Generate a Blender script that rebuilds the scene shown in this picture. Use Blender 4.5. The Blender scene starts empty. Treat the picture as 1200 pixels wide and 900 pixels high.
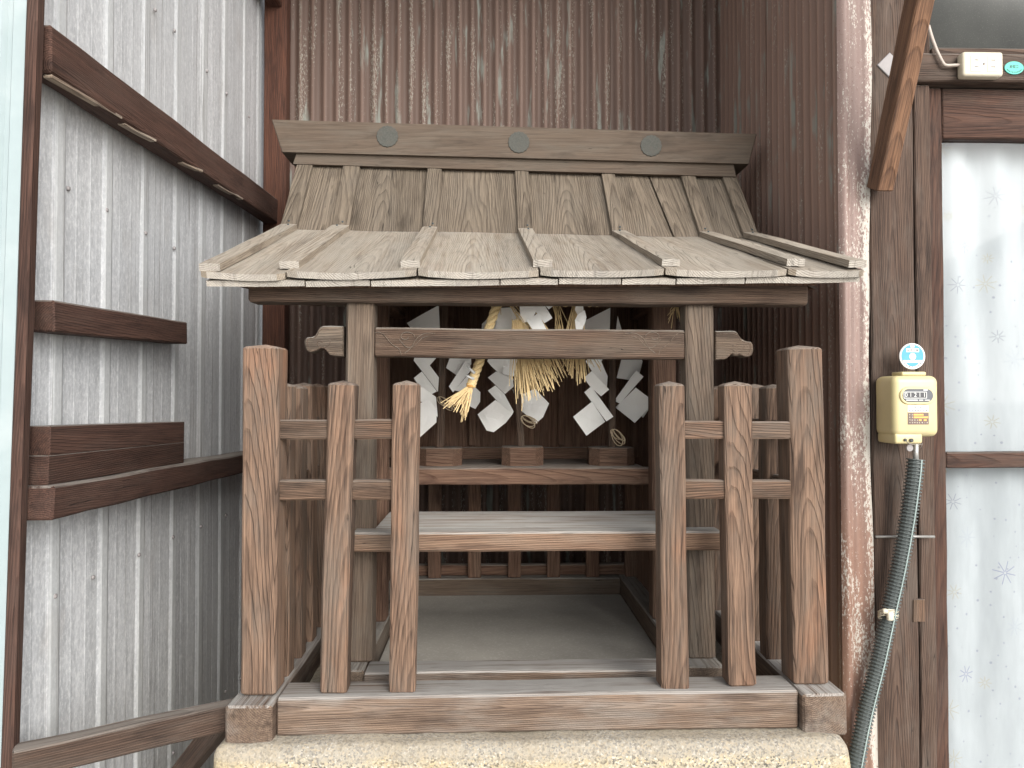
import bpy, math, random
from mathutils import Vector, Matrix, noise
R = math.radians
rnd = random.Random(11)
S = bpy.context.scene
COL = S.collection

# ------------------------------------------------------------------ camera
F = 870.0                       # focal length in pixels of the 1200 wide photograph
cam_d = bpy.data.cameras.new('camera'); cam = bpy.data.objects.new('camera', cam_d); COL.objects.link(cam)
cam_d.sensor_width = 36.0; cam_d.lens = F / 1200 * 36.0
cam_d.clip_start = 0.05; cam_d.clip_end = 2000
cam.location = (0, 0, 1.5)
cam.rotation_euler = (R(90 + 1.19), 0, R(-1.65))
S.camera = cam
CM = cam.rotation_euler.to_matrix()
def at(px, py, Y):              # point of the place at distance Y seen at that pixel of the photograph
    d = CM @ Vector((px - 600, 450 - py, -F))
    return Vector((0, 0, 1.5)) + d * (Y / d.y)
def XZ(px, py, Y):
    p = at(px, py, Y); return (p.x, p.z)

# ------------------------------------------------------------------ world, sun, exposure
SUN_EL, SUN_ROT = R(27), R(155)
W = bpy.data.worlds.new('World'); S.world = W; W.use_nodes = True
wn = W.node_tree.nodes; wl = W.node_tree.links; wn.clear()
sky = wn.new('ShaderNodeTexSky'); sky.sky_type = 'NISHITA'; sky.sun_disc = False
sky.sun_elevation = SUN_EL; sky.sun_rotation = SUN_ROT; sky.dust_density = 1.0
hsv = wn.new('ShaderNodeHueSaturation'); hsv.inputs['Saturation'].default_value = 0.16
bg = wn.new('ShaderNodeBackground'); bg.inputs['Strength'].default_value = 0.14
wo = wn.new('ShaderNodeOutputWorld')
wl.new(sky.outputs[0], hsv.inputs['Color']); wl.new(hsv.outputs[0], bg.inputs['Color']); wl.new(bg.outputs[0], wo.inputs[0])
sl = bpy.data.lights.new('sun', 'SUN'); sl.energy = 1.5; sl.angle = R(38); sl.color = (1.0, 0.96, 0.90)
sun = bpy.data.objects.new('sun', sl); COL.objects.link(sun)
sd = Vector((math.sin(SUN_ROT) * math.cos(SUN_EL), math.cos(SUN_ROT) * math.cos(SUN_EL), math.sin(SUN_EL)))
sun.rotation_euler = sd.to_track_quat('Z', 'Y').to_euler()
S.view_settings.view_transform = 'Standard'; S.view_settings.look = 'None'
S.view_settings.gamma = 1.0; S.view_settings.exposure = 1.28

# ------------------------------------------------------------------ node helpers
class NT:
    def __init__(s, name):
        s.m = bpy.data.materials.new(name); s.m.use_nodes = True
        s.t = s.m.node_tree; s.n = s.t.nodes; s.l = s.t.links; s.n.clear()
        s.out = s.n.new('ShaderNodeOutputMaterial'); s.b = s.n.new('ShaderNodeBsdfPrincipled')
        s.l.new(s.b.outputs[0], s.out.inputs[0])
    def put(s, sock, v):
        if isinstance(v, bpy.types.NodeSocket): s.l.new(v, sock)
        elif v is not None: sock.default_value = v
    def math(s, op, a, b=None, c=None, clamp=False):
        n = s.n.new('ShaderNodeMath'); n.operation = op; n.use_clamp = clamp
        for i, v in enumerate((a, b, c)):
            if v is not None: s.put(n.inputs[i], v)
        return n.outputs[0]
    def vmath(s, op, a, b=None, scale=None):
        n = s.n.new('ShaderNodeVectorMath'); n.operation = op
        s.put(n.inputs[0], a)
        if b is not None: s.put(n.inputs[1], b)
        if scale is not None: s.put(n.inputs['Scale'], scale)
        return n.outputs['Value'] if op in ('LENGTH', 'DOT_PRODUCT') else n.outputs[0]
    def attr(s, name):
        n = s.n.new('ShaderNodeAttribute'); n.attribute_name = name; return n.outputs['Vector']
    def noise(s, vec, scale=1.0, detail=3.0, rough=0.55, color=False):
        n = s.n.new('ShaderNodeTexNoise'); s.put(n.inputs['Vector'], vec)
        n.inputs['Scale'].default_value = scale; n.inputs['Detail'].default_value = detail; n.inputs['Roughness'].default_value = rough
        return n.outputs['Color' if color else 'Fac']
    def sep(s, v):
        n = s.n.new('ShaderNodeSeparateXYZ'); s.put(n.inputs[0], v); return n.outputs
    def comb(s, x, y, z):
        n = s.n.new('ShaderNodeCombineXYZ')
        for i, v in enumerate((x, y, z)): s.put(n.inputs[i], v)
        return n.outputs[0]
    def ramp(s, fac, stops, interp='LINEAR'):
        n = s.n.new('ShaderNodeValToRGB'); s.put(n.inputs[0], fac); cr = n.color_ramp; cr.interpolation = interp
        while len(cr.elements) < len(stops): cr.elements.new(0.5)
        for e, (p, c) in zip(cr.elements, stops):
            e.position = p; e.color = (c, c, c, 1) if isinstance(c, (int, float)) else (c[0], c[1], c[2], 1)
        return n.outputs[0]
    def mix(s, f, a, b, mode='MIX'):
        n = s.n.new('ShaderNodeMix'); n.data_type = 'RGBA'; n.blend_type = mode
        s.put(n.inputs[0], f)
        for i, v in ((6, a), (7, b)):
            if isinstance(v, tuple): v = (v[0], v[1], v[2], 1)
            s.put(n.inputs[i], v)
        return n.outputs[2]
    def smooth(s, v, lo, hi):
        n = s.n.new('ShaderNodeMapRange'); n.interpolation_type = 'SMOOTHSTEP'
        s.put(n.inputs[0], v); n.inputs[1].default_value = lo; n.inputs[2].default_value = hi
        return n.outputs[0]
    def bump(s, h, strength=0.5, dist=0.002, normal=None):
        n = s.n.new('ShaderNodeBump'); s.put(n.inputs['Height'], h); n.inputs['Strength'].default_value = strength
        n.inputs['Distance'].default_value = dist
        if normal is not None: s.put(n.inputs['Normal'], normal)
        return n.outputs[0]
    def rand(s):
        return s.n.new('ShaderNodeObjectInfo').outputs['Random']
    def nz(s):
        return s.sep(s.n.new('ShaderNodeNewGeometry').outputs['Normal'])[2]
    def base(s, c): s.put(s.b.inputs['Base Color'], (c[0], c[1], c[2], 1) if isinstance(c, tuple) else c)
    def rough(s, v): s.put(s.b.inputs['Roughness'], v)

def wood(name, light, dark, freq=170, contrast=1.0, weather=(0.42, 0.40, 0.36), wamt=0.3, top=0.7, topcol=None, bump=0.5, vary=0.35, wob=1.0, rough=0.8, endb=0.0, hot=0.0):
    m = NT(name); gc = m.attr('gc')
    g1 = m.vmath('MULTIPLY', gc, (8, 8, 1.5))
    off = m.vmath('SCALE', m.vmath('SUBTRACT', m.noise(g1, 1, 2, 0.5, True), (0.5, 0.5, 0.5)), scale=0.034 * wob)
    p = m.vmath('ADD', gc, off)
    x, y, z = m.sep(p)
    taper = m.math('MULTIPLY', z, 0.035)
    r = m.math('ADD', m.vmath('LENGTH', m.comb(x, y, 0.0)), taper)
    r = m.math('ADD', r, m.math('MULTIPLY', m.noise(m.vmath('MULTIPLY', gc, (40, 40, 6)), 1, 3, 0.6), 0.004 * wob))
    fr = m.math('FRACT', m.math('MULTIPLY', r, freq))
    ring = m.ramp(fr, [(0.0, 1.0), (0.4, 0.85), (0.72, 0.4), (0.86, 0.0), (0.95, 0.45), (1.0, 1.0)])
    fib = m.noise(m.vmath('MULTIPLY', gc, (420, 420, 9)), 1, 3, 0.65)
    fib2 = m.noise(m.vmath('MULTIPLY', gc, (120, 120, 3)), 1, 3, 0.6)
    blot = m.noise(m.vmath('MULTIPLY', gc, (14, 14, 4)), 1, 5, 0.62)
    blot2 = m.noise(m.vmath('MULTIPLY', m.vmath('ADD', gc, (3.1, 1.7, 5.2)), (25, 25, 5)), 1, 4, 0.6)
    fin = m.noise(m.vmath('MULTIPLY', gc, (900, 900, 14)), 1, 2, 0.6)
    fibc = m.smooth(m.math('ADD', m.math('MULTIPLY', fib, 0.6), m.math('MULTIPLY', fin, 0.4)), 0.37, 0.62)
    ringf = m.math('ADD', m.math('MULTIPLY', ring, 0.42 * contrast), m.math('MULTIPLY', fibc, 0.5))
    ringf = m.math('ADD', ringf, m.math('MULTIPLY', m.smooth(fib2, 0.3, 0.7), 0.34))
    ringf = m.math('SUBTRACT', ringf, 0.10 * contrast, clamp=True)
    ringf = m.math('POWER', ringf, 1.25)
    c = m.mix(ringf, dark, light)
    w = m.math('MULTIPLY', m.smooth(blot, 0.42, 0.68), wamt)
    c = m.mix(w, c, weather)
    # dark stains and checks that belong to the timber
    c = m.mix(m.math('MULTIPLY', m.smooth(blot2, 0.54, 0.72), 0.65), c, tuple(v * 0.7 for v in dark))
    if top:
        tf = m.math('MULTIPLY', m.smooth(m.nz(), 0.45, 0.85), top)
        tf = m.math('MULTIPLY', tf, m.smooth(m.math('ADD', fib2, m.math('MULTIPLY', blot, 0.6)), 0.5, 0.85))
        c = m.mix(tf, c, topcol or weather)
    if hot:                     # fresher orange wood where the grey skin has worn off
        hn = m.noise(m.vmath('MULTIPLY', m.vmath('ADD', gc, (7.7, 2.2, 1.1)), (11, 11, 3)), 1, 4, 0.6)
        c = m.mix(m.math('MULTIPLY', m.smooth(hn, 0.52, 0.72), hot), c, m.mix(1.0, c, (1.7, 1.2, 0.92), 'MULTIPLY'))
    if endb:                    # sun bleached, checked board ends
        ny = m.sep(m.n.new('ShaderNodeNewGeometry').outputs['True Normal'])[1]
        ef = m.math('MULTIPLY', m.smooth(m.math('MULTIPLY', ny, -1.0), 0.82, 0.93), endb)
        c = m.mix(ef, c, (0.60, 0.59, 0.56))
        chk = m.noise(m.comb(m.math('MULTIPLY', x, 38.0), 0.0, m.math('MULTIPLY', z, 1.5)), 1, 2, 0.5)
        c = m.mix(m.math('MULTIPLY', m.smooth(m.math('ABSOLUTE', m.math('SUBTRACT', chk, 0.5)), 0.012, 0.002), ef), c, (0.05, 0.04, 0.035))
    # long drying cracks
    crk = m.noise(m.vmath('MULTIPLY', gc, (70, 70, 1.3)), 1, 2, 0.5)
    cm_ = m.smooth(m.math('ABSOLUTE', m.math('SUBTRACT', crk, 0.60)), 0.0, 0.006)
    cm_ = m.math('ADD', cm_, m.smooth(blot, 0.62, 0.5), clamp=True)
    c = m.mix(cm_, tuple(v * 0.25 for v in dark), c)
    v = m.math('ADD', m.math('MULTIPLY', m.rand(), vary), 1 - vary / 2)
    c = m.mix(1.0, c, m.comb(v, v, v), 'MULTIPLY')
    m.base(c); m.rough(rough); m.b.inputs['Specular IOR Level'].default_value = 0.3
    h = m.math('ADD', m.math('MULTIPLY', ring, 0.55), m.math('ADD', m.math('MULTIPLY', fib, 0.5), m.math('MULTIPLY', cm_, 0.8)))
    m.put(m.b.inputs['Normal'], m.bump(h, min(1, bump * 1.5), 0.004))
    return m.m

def plain(name, col, rough=0.6, metal=0.0, var=0.15, scale=60, bump=0.15, dirt=None, spec=0.5):
    m = NT(name); tc = m.n.new('ShaderNodeTexCoord').outputs['Object']
    n1 = m.noise(tc, scale, 5, 0.6); n2 = m.noise(tc, scale * 0.2, 4, 0.6)
    c = m.mix(n1, tuple(v * (1 - var) for v in col), tuple(min(1, v * (1 + var)) for v in col))
    if dirt: c = m.mix(m.math('MULTIPLY', m.smooth(n2, 0.48, 0.7), 0.6), c, dirt)
    m.base(c); m.rough(rough); m.b.inputs['Metallic'].default_value = metal; m.b.inputs['Specular IOR Level'].default_value = spec
    m.put(m.b.inputs['Normal'], m.bump(n1, bump, 0.001))
    return m.m

M = {}
M['fence'] = wood('fence_wood', (0.215, 0.135, 0.09), (0.038, 0.023, 0.016), 300, 0.75, (0.135, 0.108, 0.086), 0.55, 0.6, (0.24, 0.21, 0.18), vary=0.3, wob=0.75, bump=0.6, hot=0.4)
M['sill'] = wood('sill_wood', (0.25, 0.175, 0.125), (0.07, 0.045, 0.033), 260, 0.6, (0.27, 0.24, 0.21), 0.55, 1.0, (0.36, 0.34, 0.315), vary=0.1, wob=.6)
M['shrine'] = wood('shrine_wood', (0.175, 0.128, 0.092), (0.055, 0.038, 0.028), 280, 0.8, (0.16, 0.138, 0.112), 0.5, 0.9, (0.28, 0.265, 0.24), vary=0.2, wob=.5)
M['shelf'] = wood('shelf_wood', (0.30, 0.19, 0.125), (0.08, 0.046, 0.032), 200, 0.9, (0.21, 0.175, 0.14), 0.35, 0.9, (0.37, 0.36, 0.335), vary=0.1, wob=.5)
M['beam'] = wood('beam_wood', (0.145, 0.095, 0.065), (0.042, 0.025, 0.018), 240, 0.7, (0.125, 0.10, 0.078), 0.5, 0.9, (0.24, 0.22, 0.19), vary=0.15, wob=.6)
M['sanct'] = wood('sanctuary_wood', (0.185, 0.11, 0.072), (0.06, 0.028, 0.018), 220, 0.7, (0.15, 0.11, 0.08), 0.3, 0.7, (0.30, 0.28, 0.25), vary=0.3, wob=.6)
M['roof'] = wood('roof_wood', (0.355, 0.298, 0.23), (0.165, 0.128, 0.095), 230, 0.8, (0.30, 0.27, 0.225), 0.4, 0.3, (0.36, 0.34, 0.30), bump=0.5, vary=0.14, wob=0.9, endb=0.28)
M['rooftop'] = wood('roof_top_wood', (0.19, 0.152, 0.113), (0.062, 0.047, 0.034), 200, 1.0, (0.14, 0.118, 0.094), 0.4, 0.0, bump=0.6, vary=0.2, wob=1.5)
M['ridge'] = wood('ridge_wood', (0.125, 0.092, 0.066), (0.068, 0.049, 0.036), 60, 0.35, (0.115, 0.098, 0.078), 0.5, 0.4, (0.24, 0.21, 0.18), bump=0.3, vary=0.1, wob=3.0)
M['girt'] = wood('dark_girt_wood', (0.095, 0.048, 0.034), (0.028, 0.0135, 0.0095), 250, 0.8, (0.09, 0.062, 0.05), 0.3, 1.0, (0.24, 0.215, 0.19), vary=0.25, wob=.6)
M['redpost'] = wood('red_brown_post_wood', (0.115, 0.046, 0.027), (0.03, 0.013, 0.009), 200, 0.7, (0.07, 0.036, 0.026), 0.3, 0.2, wob=.7)
M['house'] = wood('house_wood', (0.105, 0.066, 0.047), (0.026, 0.016, 0.012), 230, 0.9, (0.13, 0.106, 0.088), 0.45, 0.7, (0.27, 0.24, 0.21), vary=0.2, wob=.6)
M['house_red'] = wood('door_frame_wood', (0.10, 0.05, 0.033), (0.028, 0.0145, 0.011), 230, 0.7, (0.10, 0.076, 0.062), 0.4, 0.6, (0.24, 0.21, 0.18), vary=0.15, wob=.5)
M['bracket'] = wood('bracket_wood', (0.245, 0.13, 0.073), (0.06, 0.031, 0.02), 300, 0.8, (0.17, 0.11, 0.075), 0.2, 0.5, vary=0.0, wob=.2)
# galvanised sheet
def galv():
    m = NT('galvanised_sheet'); gc = m.attr('gc')
    f = m.noise(m.vmath('MULTIPLY', gc, (130, 130, 70)), 1, 5, 0.8)
    st = m.noise(m.vmath('MULTIPLY', gc, (28, 28, 0.7)), 1, 5, 0.6)
    bl = m.noise(m.vmath('MULTIPLY', gc, (6, 6, 2.5)), 1, 4, 0.6)
    mo = m.noise(m.vmath('MULTIPLY', gc, (70, 70, 14)), 1, 5, 0.7)
    c = m.mix(m.math('ADD', m.math('MULTIPLY', m.smooth(st, 0.25, 0.75), 0.45), m.math('MULTIPLY', m.smooth(mo, 0.3, 0.7), 0.55)), (0.37, 0.38, 0.395), (0.72, 0.73, 0.745))
    c = m.mix(m.math('MULTIPLY', m.smooth(f, 0.5, 0.58), 0.35), c, (0.93, 0.93, 0.91))
    c = m.mix(m.math('MULTIPLY', m.smooth(f, 0.47, 0.39), 0.28), c, (0.33, 0.33, 0.33))
    c = m.mix(m.math('MULTIPLY', m.smooth(bl, 0.55, 0.72), 0.4), c, (0.42, 0.385, 0.35))
    rib = m.sep(m.attr('prof'))[0]
    c = m.mix(m.math('MULTIPLY', m.smooth(rib, 0.2, 0.8), 0.5), c, (0.52, 0.535, 0.53))
    big = m.noise(m.vmath('MULTIPLY', gc, (2.2, 2.2, 0.35)), 1, 3, 0.5)
    c = m.mix(m.math('MULTIPLY', m.smooth(big, 0.42, 0.62), 0.4), c, (0.42, 0.43, 0.44))
    ln_ = m.noise(m.vmath('MULTIPLY', gc, (60, 60, 0.25)), 1, 2, 0.5)
    c = m.mix(m.smooth(m.math('ABSOLUTE', m.math('SUBTRACT', ln_, 0.58)), 0.010, 0.0), c, (0.20, 0.19, 0.185))
    m.base(c); m.b.inputs['Metallic'].default_value = 0.15; m.rough(0.5)
    m.put(m.b.inputs['Normal'], m.bump(f, 0.2, 0.0008))
    return m.m
M['galv'] = galv()
def rust(name, basec, flake, green=True, thr=0.6, light_edge=False):
    m = NT(name); gc = m.attr('gc'); pr = m.sep(m.attr('prof'))[0]
    st = m.noise(m.vmath('MULTIPLY', gc, (45, 45, 1.2)), 1, 5, 0.6)
    c = m.mix(st, tuple(v * 0.6 for v in basec), tuple(v * 1.45 for v in basec))
    bl = m.noise(m.vmath('MULTIPLY', gc, (9, 9, 3)), 1, 4, 0.6)
    if green: c = m.mix(m.math('MULTIPLY', m.smooth(m.noise(m.vmath('MULTIPLY', gc, (26, 26, 3.0)), 1, 4, 0.6), 0.56, 0.66), 0.75), c, (0.19, 0.205, 0.18))
    c = m.mix(m.math('MULTIPLY', m.smooth(pr, 0.72, 1.0), 0.42), c, tuple(min(1, v * 2.0) for v in basec))  # wave crests painted lighter, a highlight put into the colour
    f = m.noise(m.vmath('MULTIPLY', gc, (230, 230, 75)), 1, 5, 0.7)
    reg = m.math('MULTIPLY', m.smooth(m.noise(m.vmath('MULTIPLY', gc, (40, 40, 2.0)), 1, 3, 0.5), 0.45, 0.64), 1.0)
    fl = m.math('ADD', f, m.math('MULTIPLY', m.math('SUBTRACT', reg, 0.6), 0.14))
    fl = m.math('ADD', fl, m.math('MULTIPLY', m.math('SUBTRACT', pr, 0.5), 0.06))
    fm = m.smooth(fl, thr, thr + 0.035)
    c = m.mix(m.math('MULTIPLY', fm, 0.85), c, flake)
    m.base(c); m.rough(0.62); m.b.inputs['Specular IOR Level'].default_value = 0.3
    m.put(m.b.inputs['Normal'], m.bump(m.math('ADD', f, fm), 0.35, 0.001))
    return m.m
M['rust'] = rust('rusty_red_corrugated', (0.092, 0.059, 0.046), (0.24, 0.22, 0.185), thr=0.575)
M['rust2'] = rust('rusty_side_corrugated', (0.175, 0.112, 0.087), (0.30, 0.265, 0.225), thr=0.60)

def flashing():
    m = NT('rusty_flashing'); gc = m.attr('gc'); pr = m.sep(m.attr('prof'))[0]; z = m.sep(gc)[2]
    st = m.noise(m.vmath('MULTIPLY', gc, (30, 30, 2)), 1, 4, 0.6)
    c = m.mix(st, (0.14, 0.085, 0.071), (0.28, 0.20, 0.172))
    c = m.mix(m.smooth(z, 1.5, 1.05), c, m.mix(st, (0.11, 0.055, 0.038), (0.28, 0.165, 0.118)))
    f = m.noise(m.vmath('MULTIPLY', gc, (190, 190, 90)), 1, 5, 0.7)
    edge = m.math('ADD', m.smooth(pr, 0.62, 0.98), m.smooth(m.noise(m.vmath('MULTIPLY', gc, (20, 20, 4)), 1, 3, 0.5), 0.45, 0.7))
    fl = m.math('ADD', f, m.math('MULTIPLY', edge, 0.13))
    c = m.mix(m.smooth(fl, 0.61, 0.66), c, (0.42, 0.385, 0.335))
    c = m.mix(m.math('MULTIPLY', m.smooth(m.noise(m.vmath('MULTIPLY', gc, (260, 260, 200)), 1, 2, 0.5), 0.66, 0.7), 0.9), c, (0.12, 0.05, 0.035))
    m.base(c); m.rough(0.6); m.put(m.b.inputs['Normal'], m.bump(f, 0.5, 0.0015)); return m.m
M['flash'] = flashing()
def granite():
    m = NT('granite'); tc = m.n.new('ShaderNodeTexCoord').outputs['Object']
    v = m.n.new('ShaderNodeTexVoronoi'); m.put(v.inputs['Vector'], tc); v.inputs['Scale'].default_value = 300
    cr = m.sep(v.outputs['Color'])[0]
    g = m.ramp(cr, [(0.0, (0.12, 0.115, 0.105)), (0.16, (0.28, 0.265, 0.24)), (0.3, (0.50, 0.47, 0.40)), (0.62, (0.56, 0.52, 0.43)), (0.85, (0.66, 0.54, 0.36)), (1.0, (0.8, 0.78, 0.74))])
    n = m.noise(tc, 7, 4, 0.6); n3 = m.noise(tc, 120, 4, 0.7)
    g = m.mix(m.math('MULTIPLY', m.smooth(n, 0.4, 0.65), 0.6), g, m.mix(n3, (0.42, 0.31, 0.16), (0.72, 0.62, 0.42)))
    zt = m.sep(tc)[2]
    tf = m.math('ADD', m.math('MULTIPLY', m.noise(tc, 16, 4, 0.6), 0.05), zt)
    g = m.mix(m.math('MULTIPLY', m.smooth(tf, 0.845, 0.862), 0.55), g, (0.36, 0.345, 0.33))
    g = m.mix(m.math('MULTIPLY', m.smooth(n3, 0.52, 0.62), 0.55), g, (0.24, 0.21, 0.17))
    m.base(m.mix(1.0, g, (0.72, 0.69, 0.63), 'MULTIPLY')); m.rough(0.85); m.put(m.b.inputs['Normal'], m.bump(n3, 0.9, 0.004)); return m.m
M['granite'] = granite()
def concrete():
    m = NT('concrete_ground'); tc = m.n.new('ShaderNodeTexCoord').outputs['Object']
    n = m.noise(tc, 1.2, 6, 0.6); f = m.noise(tc, 90, 4, 0.7)
    c = m.mix(n, (0.40, 0.385, 0.36), (0.55, 0.535, 0.50)); c = m.mix(m.math('MULTIPLY', f, 0.4), c, (0.2, 0.19, 0.18))
    m.base(c); m.rough(0.9); m.put(m.b.inputs['Normal'], m.bump(f, 0.5, 0.004)); return m.m
M['concrete'] = concrete()
def dustfloor():
    m = NT('dusty_floor'); tc = m.n.new('ShaderNodeTexCoord').outputs['Object']
    n = m.noise(tc, 9, 5, 0.6); f = m.noise(tc, 160, 4, 0.7)
    c = m.mix(n, (0.22, 0.205, 0.18), (0.36, 0.34, 0.30)); c = m.mix(m.math('MULTIPLY', m.smooth(f, 0.5, 0.7), 0.3), c, (0.5, 0.49, 0.46))
    m.base(c); m.rough(0.9); m.put(m.b.inputs['Normal'], m.bump(f, 0.3, 0.001)); return m.m
M['floor'] = dustfloor()
def paper():
    m = NT('white_paper'); tc = m.n.new('ShaderNodeTexCoord').outputs['Object']
    n = m.noise(tc, 25, 4, 0.6); f = m.noise(tc, 260, 3, 0.6)
    c = m.mix(n, (0.93, 0.915, 0.87), (0.97, 0.96, 0.93))
    m.base(c); m.rough(0.75); m.put(m.b.inputs['Normal'], m.bump(m.math('ADD', n, m.math('MULTIPLY', f, 0.3)), 0.35, 0.004)); return m.m
M['paper'] = paper()
M['straw'] = plain('straw', (0.66, 0.49, 0.25), 0.7, 0, 0.3, 220, 0.3)
M['rope'] = plain('straw_rope', (0.72, 0.54, 0.28), 0.75, 0, 0.4, 350, 0.8)
M['twine'] = plain('twine', (0.42, 0.33, 0.22), 0.85, 0, 0.3, 300, 0.3)
M['cream'] = plain('cream_enamel', (0.55, 0.47, 0.25), 0.38, 0, 0.04, 40, 0.05, (0.44, 0.38, 0.23))
M['ivory'] = plain('ivory_plastic', (0.56, 0.51, 0.40), 0.45, 0, 0.05, 60, 0.05, (0.55, 0.48, 0.36))
M['black'] = plain('black_dial', (0.03, 0.03, 0.035), 0.3, 0, 0.2)
M['dial'] = plain('dial_plate', (0.07, 0.075, 0.085), 0.35, 0, 0.2)
M['white'] = plain('white_print', (0.62, 0.62, 0.60), 0.5, 0, 0.03)
M['blue'] = plain('blue_disc', (0.045, 0.27, 0.47), 0.45, 0, 0.12, 50)
M['teal'] = plain('green_sticker', (0.045, 0.38, 0.30), 0.5, 0, 0.08, 50)
M['ink'] = plain('dark_ink', (0.03, 0.045, 0.05), 0.6, 0, 0.1)
M['orange'] = plain('orange_print', (0.70, 0.36, 0.09), 0.5, 0, 0.08)
M['brownink'] = plain('brown_label', (0.13, 0.085, 0.07), 0.5, 0, 0.1)
M['steel'] = plain('dull_steel', (0.42, 0.41, 0.39), 0.45, 0.7, 0.2, 80, 0.2, (0.25, 0.2, 0.16))
M['lead'] = plain('lead_seal', (0.27, 0.25, 0.245), 0.65, 0.1, 0.15)
M['hose'] = plain('green_grey_hose', (0.095, 0.108, 0.105), 0.32, 0, 0.15, 60, 0.1)
M['hose_glint'] = plain('painted_hose_highlight', (0.30, 0.37, 0.35), 0.4, 0, 0.1)
M['cord'] = plain('vinyl_cord', (0.40, 0.34, 0.29), 0.5, 0, 0.1)
M['crest'] = plain('weathered_crest', (0.062, 0.062, 0.053), 0.85, 0.0, 0.55, 260, 0.5, (0.075, 0.066, 0.055))
M['palesheet'] = plain('pale_blue_sheet', (0.29, 0.345, 0.35), 0.5, 0.05, 0.07, 30, 0.1, (0.38, 0.42, 0.42))
M['darkroom'] = plain('dark_interior', (0.03, 0.03, 0.03), 0.9, 0, 0.2)
def glass():
    m = NT('window_glass'); m.base((0.95, 0.97, 0.97)); m.rough(0.03)
    m.n.remove(m.b); gl = m.n.new('ShaderNodeBsdfGlossy'); gl.inputs['Roughness'].default_value = 0.04
    tr = m.n.new('ShaderNodeBsdfTransparent'); tr.inputs[0].default_value = (0.87, 0.885, 0.895, 1)
    fr = m.n.new('ShaderNodeFresnel'); fr.inputs[0].default_value = 1.2
    mx = m.n.new('ShaderNodeMixShader'); m.l.new(m.math('ADD', fr.outputs[0], 0.0), mx.inputs[0]); m.l.new(tr.outputs[0], mx.inputs[1]); m.l.new(gl.outputs[0], mx.inputs[2])
    m.l.new(mx.outputs[0], m.out.inputs[0]); return m.m
M['glass'] = glass()
def dustglass():
    m = NT('dusty_dark_glass'); tc = m.n.new('ShaderNodeTexCoord').outputs['Object']
    n = m.noise(tc, 6, 4, 0.6); f = m.noise(tc, 300, 3, 0.8)
    d = m.math('ADD', m.math('MULTIPLY', m.smooth(f, 0.56, 0.68), 0.3), m.math('MULTIPLY', n, 0.45))
    m.base(m.mix(d, (0.025, 0.027, 0.026), (0.16, 0.16, 0.145))); m.rough(0.22); return m.m
M['dustglass'] = dustglass()
def curtain():
    m = NT('snowflake_curtain'); gc = m.attr('gc')
    x, y, z = m.sep(gc)
    uv = m.comb(x, z, 0.0)
    def layer(scale, rad, wid, offx, prob):
        v = m.n.new('ShaderNodeTexVoronoi'); v.voronoi_dimensions = '2D'
        q = m.vmath('ADD', uv, (offx, offx * 0.7, 0.0))
        m.put(v.inputs['Vector'], q); v.inputs['Scale'].default_value = scale; v.inputs['Randomness'].default_value = 0.75
        d = m.vmath('SUBTRACT', q, v.outputs['Position'])
        dx, dy, dz = m.sep(d)
        r = m.vmath('LENGTH', d); a = m.math('ARCTAN2', dy, dx)
        hue = v.outputs['Color']; rr = m.sep(hue)
        a = m.math('ADD', a, m.math('MULTIPLY', rr[0], 3.0))
        s4 = m.math('MULTIPLY', m.math('ABSOLUTE', m.math('SINE', m.math('MULTIPLY', a, 4.0))), m.math('MULTIPLY', r, 0.25))
        ray = m.math('LESS_THAN', s4, wid)
        rd = m.math('MULTIPLY', m.math('ADD', rr[1], 0.6), rad)
        ins = m.math('LESS_THAN', r, rd); out = m.math('GREATER_THAN', r, rad * 0.18)
        on = m.math('LESS_THAN', rr[2], prob)
        return m.math('MULTIPLY', m.math('MULTIPLY', ray, ins), m.math('MULTIPLY', out, on)), rr
    k1, c1 = layer(8.5, 0.021, 0.0011, 0.0, 0.85)
    k2, c2 = layer(30, 0.0022, 0.004, 3.3, 0.35)
    f = m.noise(m.vmath('MULTIPLY', gc, (9, 9, 2)), 1, 4, 0.6)
    weave = m.noise(m.vmath('MULTIPLY', gc, (350, 350, 40)), 1, 2, 0.5)
    c = m.mix(m.smooth(f, 0.3, 0.7), (0.48, 0.485, 0.48), (0.66, 0.66, 0.65))
    c = m.mix(m.math('MULTIPLY', weave, 0.25), c, (0.62, 0.64, 0.66))
    mot = m.ramp(c1[0], [(0, (0.52, 0.44, 0.27)), (0.36, (0.25, 0.25, 0.30)), (0.6, (0.17, 0.17, 0.33)), (0.8, (0.45, 0.47, 0.52))], 'CONSTANT')
    c = m.mix(m.math('MULTIPLY', k1, 0.55), c, mot); c = m.mix(m.math('MULTIPLY', k2, 0.6), c, (0.30, 0.30, 0.36))
    m.base(c); m.rough(0.85); m.b.inputs['Specular IOR Level'].default_value = 0.2
    return m.m
M['curtain'] = curtain()

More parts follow.
